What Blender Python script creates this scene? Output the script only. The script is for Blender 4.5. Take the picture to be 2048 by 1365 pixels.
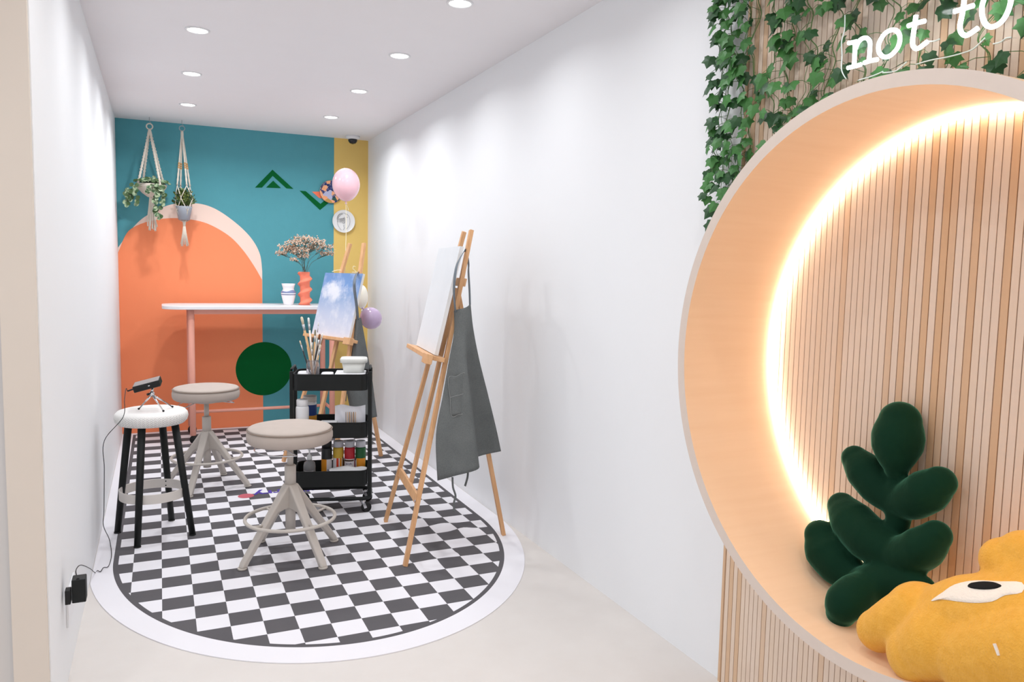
import bpy, math, random
from mathutils import Vector, Matrix
PI = math.pi
for o in list(bpy.data.objects): bpy.data.objects.remove(o)
SC = bpy.context.scene
COL = SC.collection

# ------------------------------------------------------------------ camera
CAM = Vector((0, 0, 1.3828))
YAW, PIT, ROL, FPX = 0.43045, 0.08815, 0.02085, 1535.98
cy, sy, cp, sp, cr, sr = math.cos(YAW), math.sin(YAW), math.cos(PIT), math.sin(PIT), math.cos(ROL), math.sin(ROL)
_r0 = Vector((cy, -sy, 0)); _fw = Vector((sy, cy, 0)); _up = Vector((0, 0, 1))
CF = _fw*cp - _up*sp; _U = _up*cp + _fw*sp
CR = _r0*cr + _U*sr; CU = -_r0*sr + _U*cr
cd = bpy.data.cameras.new('camera'); cam = bpy.data.objects.new('camera', cd); COL.objects.link(cam)
cd.sensor_width = 36; cd.lens = FPX/2048*36; cd.clip_start = .05
cam.matrix_world = Matrix(((CR.x, CU.x, -CF.x, CAM.x), (CR.y, CU.y, -CF.y, CAM.y), (CR.z, CU.z, -CF.z, CAM.z), (0, 0, 0, 1)))
SC.camera = cam
# ------------------------------------------------------------------ light and exposure
SC.view_settings.view_transform = 'Standard'; SC.view_settings.look = 'None'
SC.view_settings.gamma = 1; SC.view_settings.use_curve_mapping = False
SC.view_settings.exposure = 0.0
W = bpy.data.worlds.new('world'); SC.world = W; W.use_nodes = True
W.node_tree.nodes['Background'].inputs[0].default_value = (.93, .95, 1, 1)
W.node_tree.nodes['Background'].inputs[1].default_value = 0.9
DOWN_E, LED_E, NEON_E = 4.5, 10.5, 6.5      # downlight and added fill lamp watts, niche strip and neon emission
# ------------------------------------------------------------------ the room's measures
XL, XR, YB, H, YP = -.3013, 1.7322, 6.968, 2.5456, 2.44   # left/right/back wall, ceiling, near end of the left wall

def ray(x, y): return CF + CR*((x-1024)/FPX) - CU*((y-682.5)/FPX)
def onX(x, y, X): d = ray(x, y); return CAM + d*(X/d.x)      # a point of the photo on the plane x = X of the room
def onY(x, y, Y): d = ray(x, y); return CAM + d*(Y/d.y)
def onV(x, y, c):                                            # ... on the upright plane through c that faces the room's opening
    n = Vector((c[0], c[1], 0)).normalized(); d = ray(x, y)
    return CAM + d*(Vector((c[0], c[1], 0)).dot(n)/d.dot(n))

# ------------------------------------------------------------------ materials
def lin(c): return tuple((v/255/12.92 if v/255 <= .04045 else ((v/255+.055)/1.055)**2.4) for v in c)
MATS = {}
class N:
    """tiny node helper"""
    def __init__(s, name, rough=.6, metal=0, spec=.4):
        m = bpy.data.materials.new(name); m.use_nodes = True; s.m = m; s.t = m.node_tree
        s.b = s.t.nodes['Principled BSDF']
        s.b.inputs['Roughness'].default_value = rough; s.b.inputs['Metallic'].default_value = metal
        s.b.inputs['Specular IOR Level'].default_value = spec
    def n(s, kind, **k):
        x = s.t.nodes.new(kind)
        for a, v in k.items(): setattr(x, a, v)
        return x
    def l(s, a, b): s.t.links.new(a, b)
    def math(s, op, a, b=None, c=None):
        x = s.n('ShaderNodeMath', operation=op)
        for i, v in enumerate((a, b, c)):
            if v is None: continue
            if isinstance(v, (int, float)): x.inputs[i].default_value = v
            else: s.l(v, x.inputs[i])
        return x.outputs[0]
    def mix(s, f, a, b):
        x = s.n('ShaderNodeMix', data_type='RGBA')
        for i, v in ((0, f), (6, a), (7, b)):
            if isinstance(v, (int, float)): x.inputs[i].default_value = v
            elif isinstance(v, tuple): x.inputs[i].default_value = (*v[:3], 1)
            else: s.l(v, x.inputs[i])
        return x.outputs[2]
    def coord(s, scale=(1, 1, 1), out='Object'):
        tc = s.n('ShaderNodeTexCoord'); mp = s.n('ShaderNodeMapping'); mp.inputs['Scale'].default_value = scale
        s.l(tc.outputs[out], mp.inputs[0]); return mp.outputs[0]
    def noise(s, scale=5, detail=3, vec=None, rough=.5):
        x = s.n('ShaderNodeTexNoise'); x.inputs['Scale'].default_value = scale; x.inputs['Detail'].default_value = detail
        x.inputs['Roughness'].default_value = rough
        if vec is not None: s.l(vec, x.inputs['Vector'])
        return x.outputs[0]
    def bump(s, h, strength=.3, dist=.01):
        x = s.n('ShaderNodeBump'); x.inputs['Strength'].default_value = strength; x.inputs['Distance'].default_value = dist
        s.l(h, x.inputs['Height']); s.l(x.outputs[0], s.b.inputs['Normal'])
    def base(s, c):
        if isinstance(c, tuple): s.b.inputs['Base Color'].default_value = (*c[:3], 1)
        else: s.l(c, s.b.inputs['Base Color'])
        return s
def sim(name, rgb, rough=.6, metal=0, spec=.4, var=.06, vscale=8, bump=0, bscale=60, scale=(1, 1, 1), coat=0):
    """plain surface with a little procedural unevenness"""
    if name in MATS: return MATS[name]
    s = N(name, rough, metal, spec); c = lin(rgb); v = s.coord(scale)
    f = s.noise(vscale, 4, v)
    s.base(s.mix(f, tuple(x*(1-var) for x in c), tuple(min(1, x*(1+var)) for x in c)))
    if bump: s.bump(s.noise(bscale, 3, v), bump, .004)
    if coat: s.b.inputs['Coat Weight'].default_value = coat
    MATS[name] = s.m; return s.m
def glass(name, rgb=(240, 245, 248), rough=.05, trans=.9, ior=1.35):
    s = N(name, rough); s.base(lin(rgb)); s.b.inputs['Transmission Weight'].default_value = trans; s.b.inputs['IOR'].default_value = ior
    MATS[name] = s.m; return s.m
def emit(name, rgb, e):
    s = N(name, .5); s.base((.8, .8, .8)); s.b.inputs['Emission Color'].default_value = (*rgb, 1); s.b.inputs['Emission Strength'].default_value = e
    MATS[name] = s.m; return s.m
def wood(name, a, b, scale=(60, 60, 4), rough=.5):
    if name in MATS: return MATS[name]
    s = N(name, rough); f = s.noise(1.0, 5, s.coord(scale), .6)
    r = s.n('ShaderNodeMapRange'); r.inputs[1].default_value = .3; r.inputs[2].default_value = .7; s.l(f, r.inputs[0])
    s.base(s.mix(r.outputs[0], lin(a), lin(b))); s.bump(f, .08, .002)
    MATS[name] = s.m; return s.m

M_wall = sim('white_wall_paint', (243, 244, 246), .75, var=.012, vscale=1.5, bump=.04, bscale=180)
M_ceil = sim('white_ceiling_paint', (244, 241, 243), .9, var=.01)
M_beige = sim('beige_jamb_paint', (226, 215, 203), .8, var=.02)
M_grey = sim('grey_wall_paint', (214, 209, 205), .85, var=.03, vscale=4)
M_plastic_w = sim('white_plastic', (238, 238, 240), .35, var=.01)
M_black = sim('black_powder_coat', (24, 27, 27), .5, var=.1, spec=.3)
M_rubber = sim('black_rubber', (22, 22, 23), .6)
M_chrome = sim('bright_metal', (215, 215, 218), .22, metal=1, var=.03)
M_stool = sim('greige_painted_steel', (202, 194, 186), .42, var=.02)
M_cush = sim('greige_fabric', (190, 177, 168), .85, var=.05, vscale=20, bump=.15, bscale=900)
M_pipe = sim('greige_piping', (146, 130, 118), .8)
M_pine = wood('easel_pine', (232, 184, 138), (212, 158, 110))
M_apron = None
M_cord = sim('black_cable', (30, 30, 34), .5)
M_cotton = sim('cream_cotton_cord', (226, 216, 202), .9, var=.1, vscale=60, bump=.5, bscale=300)
M_ribbon = sim('cream_ribbon', (250, 238, 205), .5)
M_paper = sim('white_paper', (240, 240, 242), .8, var=.02)

# ------------------------------------------------------------------ mesh builder
class MB:
    def __init__(s): s.v = []; s.f = []; s.mi = []; s.sm = []
    def add(s, vs, fs, mi=0, smooth=False):
        o = len(s.v); s.v += [tuple(p) for p in vs]
        for f in fs: s.f.append(tuple(i+o for i in f)); s.mi.append(mi); s.sm.append(smooth)
        return s
    def box(s, c, d, rot=None, mi=0):
        c = Vector(c); h = Vector(d)/2
        P = [Vector((x*h.x, y*h.y, z*h.z)) for x in (-1, 1) for y in (-1, 1) for z in (-1, 1)]
        if rot is not None: P = [rot @ p for p in P]
        return s.add([c+p for p in P], [(0, 1, 3, 2), (4, 6, 7, 5), (0, 4, 5, 1), (2, 3, 7, 6), (0, 2, 6, 4), (1, 5, 7, 3)], mi)
    def bar(s, a, b, w, t, side, mi=0):
        """rectangular bar from a to b; w along 'side', t across"""
        a, b = Vector(a), Vector(b); z = (b-a).normalized(); x = Vector(side); x = (x-z*x.dot(z)).normalized(); y = z.cross(x)
        P = [p+x*(i*w/2)+y*(j*t/2) for p in (a, b) for i, j in ((-1, -1), (1, -1), (1, 1), (-1, 1))]
        return s.add(P, [(3, 2, 1, 0), (4, 5, 6, 7), (0, 1, 5, 4), (1, 2, 6, 5), (2, 3, 7, 6), (3, 0, 4, 7)], mi)
    def tube(s, pts, r, n=10, closed=False, mi=0, caps=True, flat=1.0):
        pts = [Vector(p) for p in pts]; k = len(pts); R = r if isinstance(r, (list, tuple)) else [r]*k
        P = []; prev = None
        for i, p in enumerate(pts):
            if closed: t = pts[(i+1) % k]-pts[i-1]
            else: t = pts[min(i+1, k-1)]-pts[max(i-1, 0)]
            t = t.normalized() if t.length > 1e-9 else Vector((0, 0, 1))
            if prev is None:
                ref = Vector((0, 0, 1)) if abs(t.z) < .9 else Vector((1, 0, 0)); u = t.cross(ref).normalized()
            else:
                u = prev-t*prev.dot(t); u = u.normalized() if u.length > 1e-6 else t.orthogonal().normalized()
            prev = u; w = t.cross(u)
            for j in range(n):
                a = 2*PI*j/n; P.append(p+u*(math.cos(a)*R[i])+w*(math.sin(a)*R[i]*flat))
        F = []
        for i in range(k if closed else k-1):
            i2 = (i+1) % k
            for j in range(n): j2 = (j+1) % n; F.append((i*n+j, i*n+j2, i2*n+j2, i2*n+j))
        s.add(P, F, mi, True)
        if caps and not closed:
            o = len(s.v)-len(P)
            s.f += [tuple(o+j for j in reversed(range(n))), tuple(o+(k-1)*n+j for j in range(n))]; s.mi += [mi]*2; s.sm += [False]*2
        return s
    def cyl(s, a, b, r1, r2=None, n=20, mi=0): return s.tube([a, b], [r1, r1 if r2 is None else r2], n, mi=mi)
    def lathe(s, prof, c=(0, 0, 0), n=40, mi=0, rot=None, smooth=True, fr=None, caps=True):
        """prof: (r, z) list; fr(theta, z) multiplies the radius"""
        c = Vector(c); P = []; F = []
        for r, z in prof:
            for j in range(n):
                a = 2*PI*j/n; q = r*(fr(a, z) if fr else 1); p = Vector((q*math.cos(a), q*math.sin(a), z))
                P.append(c+(rot @ p if rot is not None else p))
        for i in range(len(prof)-1):
            for j in range(n): j2 = (j+1) % n; F.append((i*n+j, i*n+j2, (i+1)*n+j2, (i+1)*n+j))
        s.add(P, F, mi, smooth); o = len(s.v)-len(P)
        if not caps: return s
        if prof[0][0] > 1e-5: s.f.append(tuple(o+j for j in reversed(range(n)))); s.mi.append(mi); s.sm.append(False)
        if prof[-1][0] > 1e-5: s.f.append(tuple(o+(len(prof)-1)*n+j for j in range(n))); s.mi.append(mi); s.sm.append(False)
        return s
    def prism(s, poly, fn, d0, d1, mi=0, smooth=False):
        """poly of 2-D points extruded: fn(u, v, d) -> point"""
        n = len(poly); P = [fn(u, v, d0) for u, v in poly]+[fn(u, v, d1) for u, v in poly]
        s.add(P, [tuple(reversed(range(n))), tuple(range(n, 2*n))], mi)
        o = len(s.v)-2*n
        for i in range(n): j = (i+1) % n; s.f.append((o+i, o+j, o+n+j, o+n+i)); s.mi.append(mi); s.sm.append(smooth)
        return s
    def grid(s, fn, nu, nv, mi=0, smooth=True):
        P = [fn(i/nu, j/nv) for j in range(nv+1) for i in range(nu+1)]
        return s.add(P, [(j*(nu+1)+i, j*(nu+1)+i+1, (j+1)*(nu+1)+i+1, (j+1)*(nu+1)+i) for j in range(nv) for i in range(nu)], mi, smooth)
    def ball(s, c, r, n=20, m=12, mi=0, rot=None):
        r = Vector(r) if not isinstance(r, (int, float)) else Vector((r, r, r)); c = Vector(c)
        P = []
        for i in range(m+1):
            ph = PI*i/m
            for j in range(n):
                p = Vector((r.x*math.sin(ph)*math.cos(2*PI*j/n), r.y*math.sin(ph)*math.sin(2*PI*j/n), -r.z*math.cos(ph)))
                P.append(c+(rot @ p if rot is not None else p))
        return s.add(P, [(i*n+j, i*n+(j+1) % n, (i+1)*n+(j+1) % n, (i+1)*n+j) for i in range(m) for j in range(n)], mi, True)

def root_of(p):
    while p.parent: p = p.parent
    return p
def obj(name, mb, mats, parent=None, world=False, bevel=0, sub=0, solid=0, seg=2):
    """link a builder as ONE mesh object; world=True: its points are in room space and are moved under the parent"""
    me = bpy.data.meshes.new(name); v = mb.v
    if parent and world:
        r = root_of(parent); inv = r.matrix_basis.inverted(); v = [tuple(inv @ Vector(p)) for p in v]
    me.from_pydata(v, [], mb.f); me.update()
    mats = mats if isinstance(mats, (list, tuple)) else [mats]
    for m in mats: me.materials.append(m)
    me.polygons.foreach_set('material_index', mb.mi); me.polygons.foreach_set('use_smooth', mb.sm)
    o = bpy.data.objects.new(name, me); COL.objects.link(o)
    if parent: o.parent = parent
    if solid:
        q = o.modifiers.new('solid', 'SOLIDIFY'); q.thickness = solid; q.offset = 0
    if bevel:
        q = o.modifiers.new('bevel', 'BEVEL'); q.width = bevel; q.segments = seg; q.limit_method = 'ANGLE'; q.angle_limit = .6
        me.polygons.foreach_set('use_smooth', [True]*len(mb.f))
        q.harden_normals = True
    if sub:
        q = o.modifiers.new('sub', 'SUBSURF'); q.levels = sub; q.render_levels = sub
    return o
def tag(o, label, cat, group=None):
    o['label'] = label; o['category'] = cat
    if group: o['group'] = group
    return o
def thing(name, label, cat, loc=(0, 0, 0), rz=0, group=None):
    o = bpy.data.objects.new(name, None); COL.objects.link(o); o.empty_display_size = .05
    o.location = loc; o.rotation_euler = (0, 0, rz); o.matrix_basis = Matrix.Translation(Vector(loc)) @ Matrix.Rotation(rz, 4, 'Z')
    return tag(o, label, cat, group)
def struct(name, mb, mats, **k):
    o = obj(name, mb, mats, **k); o['kind'] = 'structure'; return o
def dup(root, loc, rz, label=None, group=None):
    r = root.copy(); COL.objects.link(r); r.location = loc; r.rotation_euler = (0, 0, rz)
    if label: r['label'] = label
    if group: r['group'] = group
    for ch in list(root.children):
        c = ch.copy(); COL.objects.link(c); c.parent = r
        for g in list(ch.children):
            d = g.copy(); COL.objects.link(d); d.parent = c
    return r
def smooth_path(pts, n=8, closed=False):
    """Catmull-Rom through the points"""
    P = [Vector(p) for p in pts]; out = []; k = len(P)
    for i in range(k if closed else k-1):
        a = P[i-1] if (i > 0 or closed) else P[0]; b = P[i]; c = P[(i+1) % k]; d = P[(i+2) % k] if (closed or i+2 < k) else P[-1]
        for j in range(n):
            t = j/n; out.append(.5*((2*b)+(c-a)*t+(2*a-5*b+4*c-d)*t*t+(3*b-a-3*c+d)*t**3))
    if not closed: out.append(P[-1])
    return out
def ring_pts(c, r, n=48, z=0): return [Vector((c[0]+r*math.cos(2*PI*i/n), c[1]+r*math.sin(2*PI*i/n), z)) for i in range(n)]

# ------------------------------------------------------------------ room shell
s = N('pale_concrete_floor', .55); v = s.coord((1, 1, 1))
f1 = s.noise(1.3, 6, v, .6); f2 = s.noise(9, 5, s.coord((1, 1, 1)), .6)
s.base(s.mix(f1, s.mix(f2, lin((214, 208, 204)), lin((222, 217, 212))), s.mix(f2, lin((221, 214, 208)), lin((228, 223, 219)))))
s.bump(f2, .05, .003); M_floor = s.m
struct('floor', MB().box((-.4, 2.6, -.05), (4.6, 9.4, .1)), M_floor)
struct('ceiling', MB().box((-.4, 3.4, H+.05), (4.6, 7.4, .1)), M_ceil)
struct('wall_left', MB().box((XL-.045, (YP+YB)/2+.001, H/2), (.09, YB-YP, H)), [M_wall])
struct('trim_1', MB().box((XL-.046, YP-.004, H/2), (.086, .01, H)), M_beige, bevel=.002)
struct('wall_front', MB().box((XL-.09-1.2, YP+.06, H/2), (2.4, .1, H)), M_grey)
struct('wall_right', MB().box((XR+.05, (YB+2.0)/2, H/2), (.1, YB-2.0+.1, H)), M_wall)

# back wall and its mural: one mesh, flat painted fields
M_teal = sim('mural_teal', (86, 160, 172), .8, var=.035, vscale=14, bump=.1, bscale=120)
M_orange = sim('mural_orange', (255, 148, 102), .8, var=.02, vscale=5, bump=.06, bscale=120)
M_pinkm = sim('mural_pale_pink', (250, 222, 208), .8, var=.02)
M_yellow = sim('mural_yellow', (236, 202, 118), .8, var=.02)
M_green = sim('mural_green', (2, 96, 44), .85, var=.04, spec=.15)
M_coral = sim('mural_coral', (250, 128, 96), .8)
mb = MB().box(((XL+XR)/2, YB+.055, H/2), (XR-XL+.2, .1, H), mi=0)
def field(poly, d, mi):
    mb.add([(x, YB+.0045-d, z) for x, z in poly], [tuple(range(len(poly)))], mi)
field([(XL, 0), (XR, 0), (XR, H), (XL, H)], 0, 0)
field([(1.416, 0), (XR, 0), (XR, H), (1.427, H)], .0008, 3)
pk = [Vector((x, z, 0)) for x, z in [(-.3013, 1.52), (-.19, 1.685), (-.085, 1.789), (.09, 1.885), (.272, 1.908), (.427, 1.873), (.595, 1.761), (.721, 1.634), (.79, 1.501), (.808, 1.354)]]
field([(p.x, p.y) for p in smooth_path(pk, 8)]+[(.806, 0), (XL, 0)], .0012, 2)
og = [Vector((x, z, 0)) for x, z in [(-.3013, 1.48), (-.245, 1.622), (-.19, 1.685), (-.086, 1.737), (.06, 1.772), (.204, 1.775), (.368, 1.745), (.536, 1.652), (.65, 1.534), (.743, 1.395), (.806, 1.28)]]
field([(p.x, p.y) for p in smooth_path(og, 6)]+[(.807, 0), (XL, 0)], .0018, 1)
field([(.817+.235*math.cos(a*PI/36), .503+.235*math.sin(a*PI/36)) for a in range(72)], .0026, 4)
A = [onY(x, y, YB) for x, y in [(510, 375.5), (545, 339.5), (587, 378), (573, 377), (545.5, 352), (524, 375.5)]]
field([(p.x, p.z) for p in A], .0026, 4)
A = [onY(x, y, YB) for x, y in [(532, 375.5), (546.5, 361.5), (562, 376.5)]]; field([(p.x, p.z) for p in A], .0026, 4)
A = [onY(x, y, YB) for x, y in [(599, 381.5), (611.5, 382.5), (641, 408), (661, 392), (661, 403), (640, 420.5)]]; field([(p.x, p.z) for p in A], .0026, 4)
A = [onY(x, y, YB) for x, y in [(624, 383.5), (650, 383.5), (650, 398), (638, 396)]]; field([(p.x, p.z) for p in A], .0026, 5)
struct('wall_back', mb, [M_teal, M_orange, M_pinkm, M_yellow, M_green, M_coral])

# slatted panel that covers the right wall towards the room's mouth
PITCH = .0196
s = N('pine_slats', .55); tc = s.n('ShaderNodeTexCoord'); sx = s.n('ShaderNodeSeparateXYZ'); s.l(tc.outputs['Object'], sx.inputs[0])
cell = s.math('FLOOR', s.math('DIVIDE', sx.outputs[1], PITCH))
wn = s.n('ShaderNodeTexWhiteNoise', noise_dimensions='1D'); s.l(cell, wn.inputs['W'])
rp = s.n('ShaderNodeValToRGB'); s.l(wn.outputs['Value'], rp.inputs[0])
rp.color_ramp.elements[0].color = (*lin((234, 212, 190)), 1); rp.color_ramp.elements[1].color = (*lin((238, 220, 204)), 1)
e = rp.color_ramp.elements.new(.25); e.color = (*lin((238, 217, 197)), 1); e = rp.color_ramp.elements.new(.04); e.color = (*lin((222, 184, 146)), 1)
cx = s.n('ShaderNodeCombineXYZ'); s.l(s.math('MULTIPLY', cell, 3.7), cx.inputs[0]); s.l(s.math('MULTIPLY', sx.outputs[1], 150), cx.inputs[1]); s.l(s.math('MULTIPLY', sx.outputs[2], 5), cx.inputs[2])
g = s.noise(1, 5, cx.outputs[0], .6)
cx2 = s.n('ShaderNodeCombineXYZ'); s.l(s.math('MULTIPLY', cell, 9.1), cx2.inputs[0]); s.l(s.math('MULTIPLY', sx.outputs[2], 2.2), cx2.inputs[2])
kn = s.noise(1.2, 2, cx2.outputs[0]); kr = s.n('ShaderNodeMapRange'); kr.inputs[1].default_value = .66; kr.inputs[2].default_value = .8; s.l(kn, kr.inputs[0])
c1 = s.mix(s.math('MULTIPLY', g, .22), rp.outputs[0], lin((196, 148, 108)))
s.base(s.mix(s.math('MULTIPLY', kr.outputs[0], .35), c1, lin((170, 104, 58)))); s.bump(g, .06, .002); M_slat = s.m
M_gap = sim('dark_slat_backing', (74, 44, 28), .9)
mb = MB().box((XR+.05, .4, H/2), (.1, 3.19, H), mi=1)
y = 1.995
mb.box((XR-.006, y-.006, H/2), (.012, .011, H)); k = math.floor(1.982/PITCH)
while k*PITCH > -1.15:
    y0, y1 = k*PITCH+.0010, (k+1)*PITCH-.0010
    if y1 > 1.984: y1 = 1.9825
    X0 = XR-.011
    mb.add([(XR, y0, .001), (X0, y0+.0003, .001), (X0, y1-.0003, .001), (XR, y1, .001), (XR, y0, H), (X0, y0+.0003, H), (X0, y1-.0003, H), (XR, y1, H)],
           [(0, 1, 5, 4), (1, 2, 6, 5), (2, 3, 7, 6)]); k -= 1
struct('wall_right_slatted', mb, [M_slat, M_gap])

# ------------------------------------------------------------------ round niche seat with its light strip
RC = (1.188, 1.161); RIN, ROUT, XF = .620, .650, 1.382
M_ply = N('birch_ply_band', .6); s = M_ply; v = s.coord((9, 9, 9)); f = s.noise(1, 5, s.coord((3, 50, 50)), .6)
s.base(s.mix(f, lin((240, 208, 176)), lin((232, 196, 160)))); M_ply = s.m
M_plyedge = sim('ply_cut_edge', (222, 206, 194), .7, var=.04, vscale=30)
niche = thing('round_niche_seat', 'large round plywood niche ring standing out from the slatted wall, lit from inside', 'niche', (XF, RC[0], RC[1]-ROUT))
def circ(r, X, n=128): return [Vector((X, RC[0]+r*math.cos(2*PI*i/n), RC[1]+r*math.sin(2*PI*i/n))) for i in range(n)]
mb = MB(); n = 128; XBK = XR-.012
P = circ(ROUT, XBK)+circ(ROUT, XF)+circ(RIN, XF)+circ(RIN, XBK)
mb.add(P, [(k*n+i, k*n+(i+1) % n, (k+1)*n+(i+1) % n, (k+1)*n+i) for k in (0, 2) for i in range(n)], 0, True)
mb.add(P[n:3*n], [(i, (i+1) % n, n+(i+1) % n, n+i) for i in range(n)], 1, False)
obj('ring_shell', mb, [M_ply, M_plyedge], niche, True)
led = MB().tube(circ(RIN-.008, XR-.024), .008, 8, closed=True)
o = obj('light_strip', led, emit('warm_led_strip', (1, .85, .66), LED_E), niche, True)
o['label'] = 'glowing warm light strip'

# ------------------------------------------------------------------ ceiling downlights and added unseen fill lamps
M_lens = emit('downlight_lens', (1, 1, 1), 9)
def make_downlight(x, y, label):
    t = thing('ceiling_downlight', label, 'ceiling light', (x, y, H), 0, 'round recessed downlights in the ceiling')
    obj('trim_ring', MB().lathe([(.047, .0005), (.058, .0005), (.058, -.004), (.05, -.006), (.047, -.003)], n=36, caps=False), M_plastic_w, t)
    obj('lens', MB().lathe([(.047, -.002), (.02, -.0025), (.0001, -.003)], n=36), M_lens, t)
    return t
def lamp(x, y, e, nm='downlight_and_fill'):
    l = bpy.data.lights.new(nm, 'AREA'); l.shape = 'DISK'; l.size = .09; l.energy = e; l.spread = math.radians(155); l.color = (.955, .98, 1)
    o = bpy.data.objects.new(nm, l); COL.objects.link(o); o.location = (x, y, H-.012); return o
spots = [(1.205, 3.238, 'round ceiling downlight nearest the camera, at the top edge of the photo', 1),
         (.191, 4.208, 'recessed downlight nearest the camera in the left row', 1),
         (1.203, 4.157, 'recessed downlight second from the camera in the right row', 1),
         (.197, 5.151, 'recessed downlight in the middle of the left row', 1),
         (1.203, 5.09, 'recessed downlight third from the camera in the right row', 1),
         (.207, 6.13, 'recessed downlight above the hanging plants, last of the left row', 1),
         (1.214, 6.05, 'recessed downlight by the black dome camera, last of the right row', 1)]
d0 = None
for x, y, lb, _ in spots:
    if d0 is None: d0 = make_downlight(x, y, lb)
    else: dup(d0, (x, y, H), 0, lb)
for x, y, e in [(.207, 6.13, 1.6), (1.214, 6.05, 1.5), (.197, 5.151, 1.35), (1.203, 5.09, 1.1), (.191, 4.208, .95), (1.203, 4.157, .8), (.19, 3.24, .8), (1.205, 3.238, .7), (.19, 2.3, .75), (1.205, 2.3, .55), (.2, 1.35, .8), (1.1, 1.35, .6), (.2, .35, .9), (1.1, .35, .7), (-.9, 1.35, 1)]:  # lamps without a fixture in spots are unseen, added to brighten the room
    lamp(x, y, DOWN_E*e)

# dome camera
t = thing('dome_camera', 'small black dome security camera on a white base, on the ceiling over the yellow stripe', 'security camera', (1.553, 6.80, H))
obj('base', MB().lathe([(.06, 0), (.06, -.018), (.045, -.028), (.0001, -.03)], n=32), M_plastic_w, t)
obj('dome', MB().lathe([(.04, -.026), (.038, -.045), (.026, -.062), (.0001, -.07)], n=32), sim('smoked_dome', (30, 32, 34), .15), t)

# ------------------------------------------------------------------ rug
RX, RYC = .705, 3.92
s = N('printed_rug', .85, spec=.2); tc = s.n('ShaderNodeTexCoord'); sx = s.n('ShaderNodeSeparateXYZ'); s.l(tc.outputs['Object'], sx.inputs[0])
X, Y = sx.outputs[0], sx.outputs[1]
def ell(a, b):
    dx = s.math('DIVIDE', s.math('SUBTRACT', X, RX), a)
    dy = s.math('DIVIDE', s.math('MINIMUM', s.math('SUBTRACT', Y, RYC), 0.0), b)
    return s.math('LESS_THAN', s.math('ADD', s.math('MULTIPLY', dx, dx), s.math('MULTIPLY', dy, dy)), 1.0)
far = s.math('LESS_THAN', Y, 6.86)
e_out = s.math('MULTIPLY', ell(.925, 1.205), s.math('LESS_THAN', Y, 6.89)); e_in = s.math('MULTIPLY', ell(.903, 1.183), far)
i_ = s.math('FLOOR', s.math('DIVIDE', s.math('ADD', X, .0148), .12)); j_ = s.math('FLOOR', s.math('DIVIDE', s.math('SUBTRACT', Y, 3.2733), .12))
par = s.math('PINGPONG', s.math('ADD', s.math('ADD', i_, j_), 100.0), 1.0)
wv = s.noise(3, 5, s.coord()); dark = s.mix(wv, lin((88, 86, 90)), lin((104, 101, 104))); white = lin((240, 238, 243))
c = s.mix(par, dark, white); c = s.mix(e_in, dark, c); c = s.mix(e_out, white, c); s.base(c)
s.bump(s.noise(500, 2, s.coord()), .15, .001); M_rug = s.m
M_text = sim('purple_print', (84, 64, 168), .85); M_dot = sim('pink_print', (206, 104, 116), .85)
rug = thing('checkered_rug', 'long black and white checkered rug with a rounded white-bordered end', 'rug', (RX, 4.8, 0))
def bmp(x, y, cx_, cy_, rx, ry, a, ang=0):
    dx, dy = x-cx_, y-cy_; c_, s_ = math.cos(ang), math.sin(ang); u, w = dx*c_+dy*s_, -dx*s_+dy*c_
    return a*math.exp(-(u/rx)**2-(w/ry)**2)
BUMPS = [(.25, 3.74, .16, .03, .006, .1), (.05, 4.3, .2, .03, .006, .05), (1.32, 3.95, .3, .045, .010, -.9), (1.2, 3.4, .22, .03, .007, .2), (1.25, 4.3, .2, .04, .007, -.5),
         (1.35, 5.0, .25, .035, .006, .1), (.5, 3.35, .2, .03, .004, .1), (.25, 5.9, .3, .03, .007, .05), (.45, 6.35, .3, .03, .006, .1), (1.45, 3.75, .05, .05, .009, 0), (.62, 4.55, .3, .03, .004, 0)]
def rugz(x, y): return .0035+sum(bmp(x, y, *b) for b in BUMPS)
def rp_(u, w):
    yy = 2.6+(6.955-2.6)*(w**1.6 if w < 1 else 1)
    q = min(yy-RYC, 0)/1.32; a = 1.02*math.sqrt(max(1-q*q, 0)) if q < 0 else 1.02
    x0, x1 = max(RX-a, XL+.003), min(RX+a, XR-.003); x = x0+(x1-x0)*u
    return (x, yy, rugz(x, yy))
mb = MB().grid(rp_, 110, 240)
v = mb.v; nu = 111
edge = [j*nu for j in range(240, -1, -1)]+[j*nu+110 for j in range(1, 241)]       # left side down, round the tip, right side up
base = [(v[k][0], v[k][1], .0003) for k in edge]; ne = len(edge); top = [v[k] for k in edge]
mb.add(top+base, [(i, i+1, ne+i+1, ne+i) for i in range(ne-1)])
o = obj('rug_mat', mb, M_rug, rug, True); 
# object coordinates of the pattern are room coordinates: keep the mesh in room space
o.parent = rug
for vv in o.data.vertices: vv.co.x += RX; vv.co.y += 4.8
o.location = (-RX, -4.8, 0)
def text_mesh(body, size, fn, name, mat, parent, extr=0.0, align='CENTER', bold=0.0):
    cu = bpy.data.curves.new(name, 'FONT'); cu.body = body; cu.size = size; cu.align_x = align; cu.extrude = extr; cu.offset = bold; cu.resolution_u = 3
    to = bpy.data.objects.new(name+'_tmp', cu); COL.objects.link(to); bpy.context.view_layer.update()
    me = bpy.data.meshes.new_from_object(to.evaluated_get(bpy.context.evaluated_depsgraph_get()))
    bpy.data.objects.remove(to)
    inv = root_of(parent).matrix_basis.inverted()
    for vv in me.vertices: vv.co = inv @ Vector(fn(vv.co))
    me.materials.clear(); me.materials.append(mat)
    o = bpy.data.objects.new(name, me); COL.objects.link(o); o.parent = parent; return o
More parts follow.
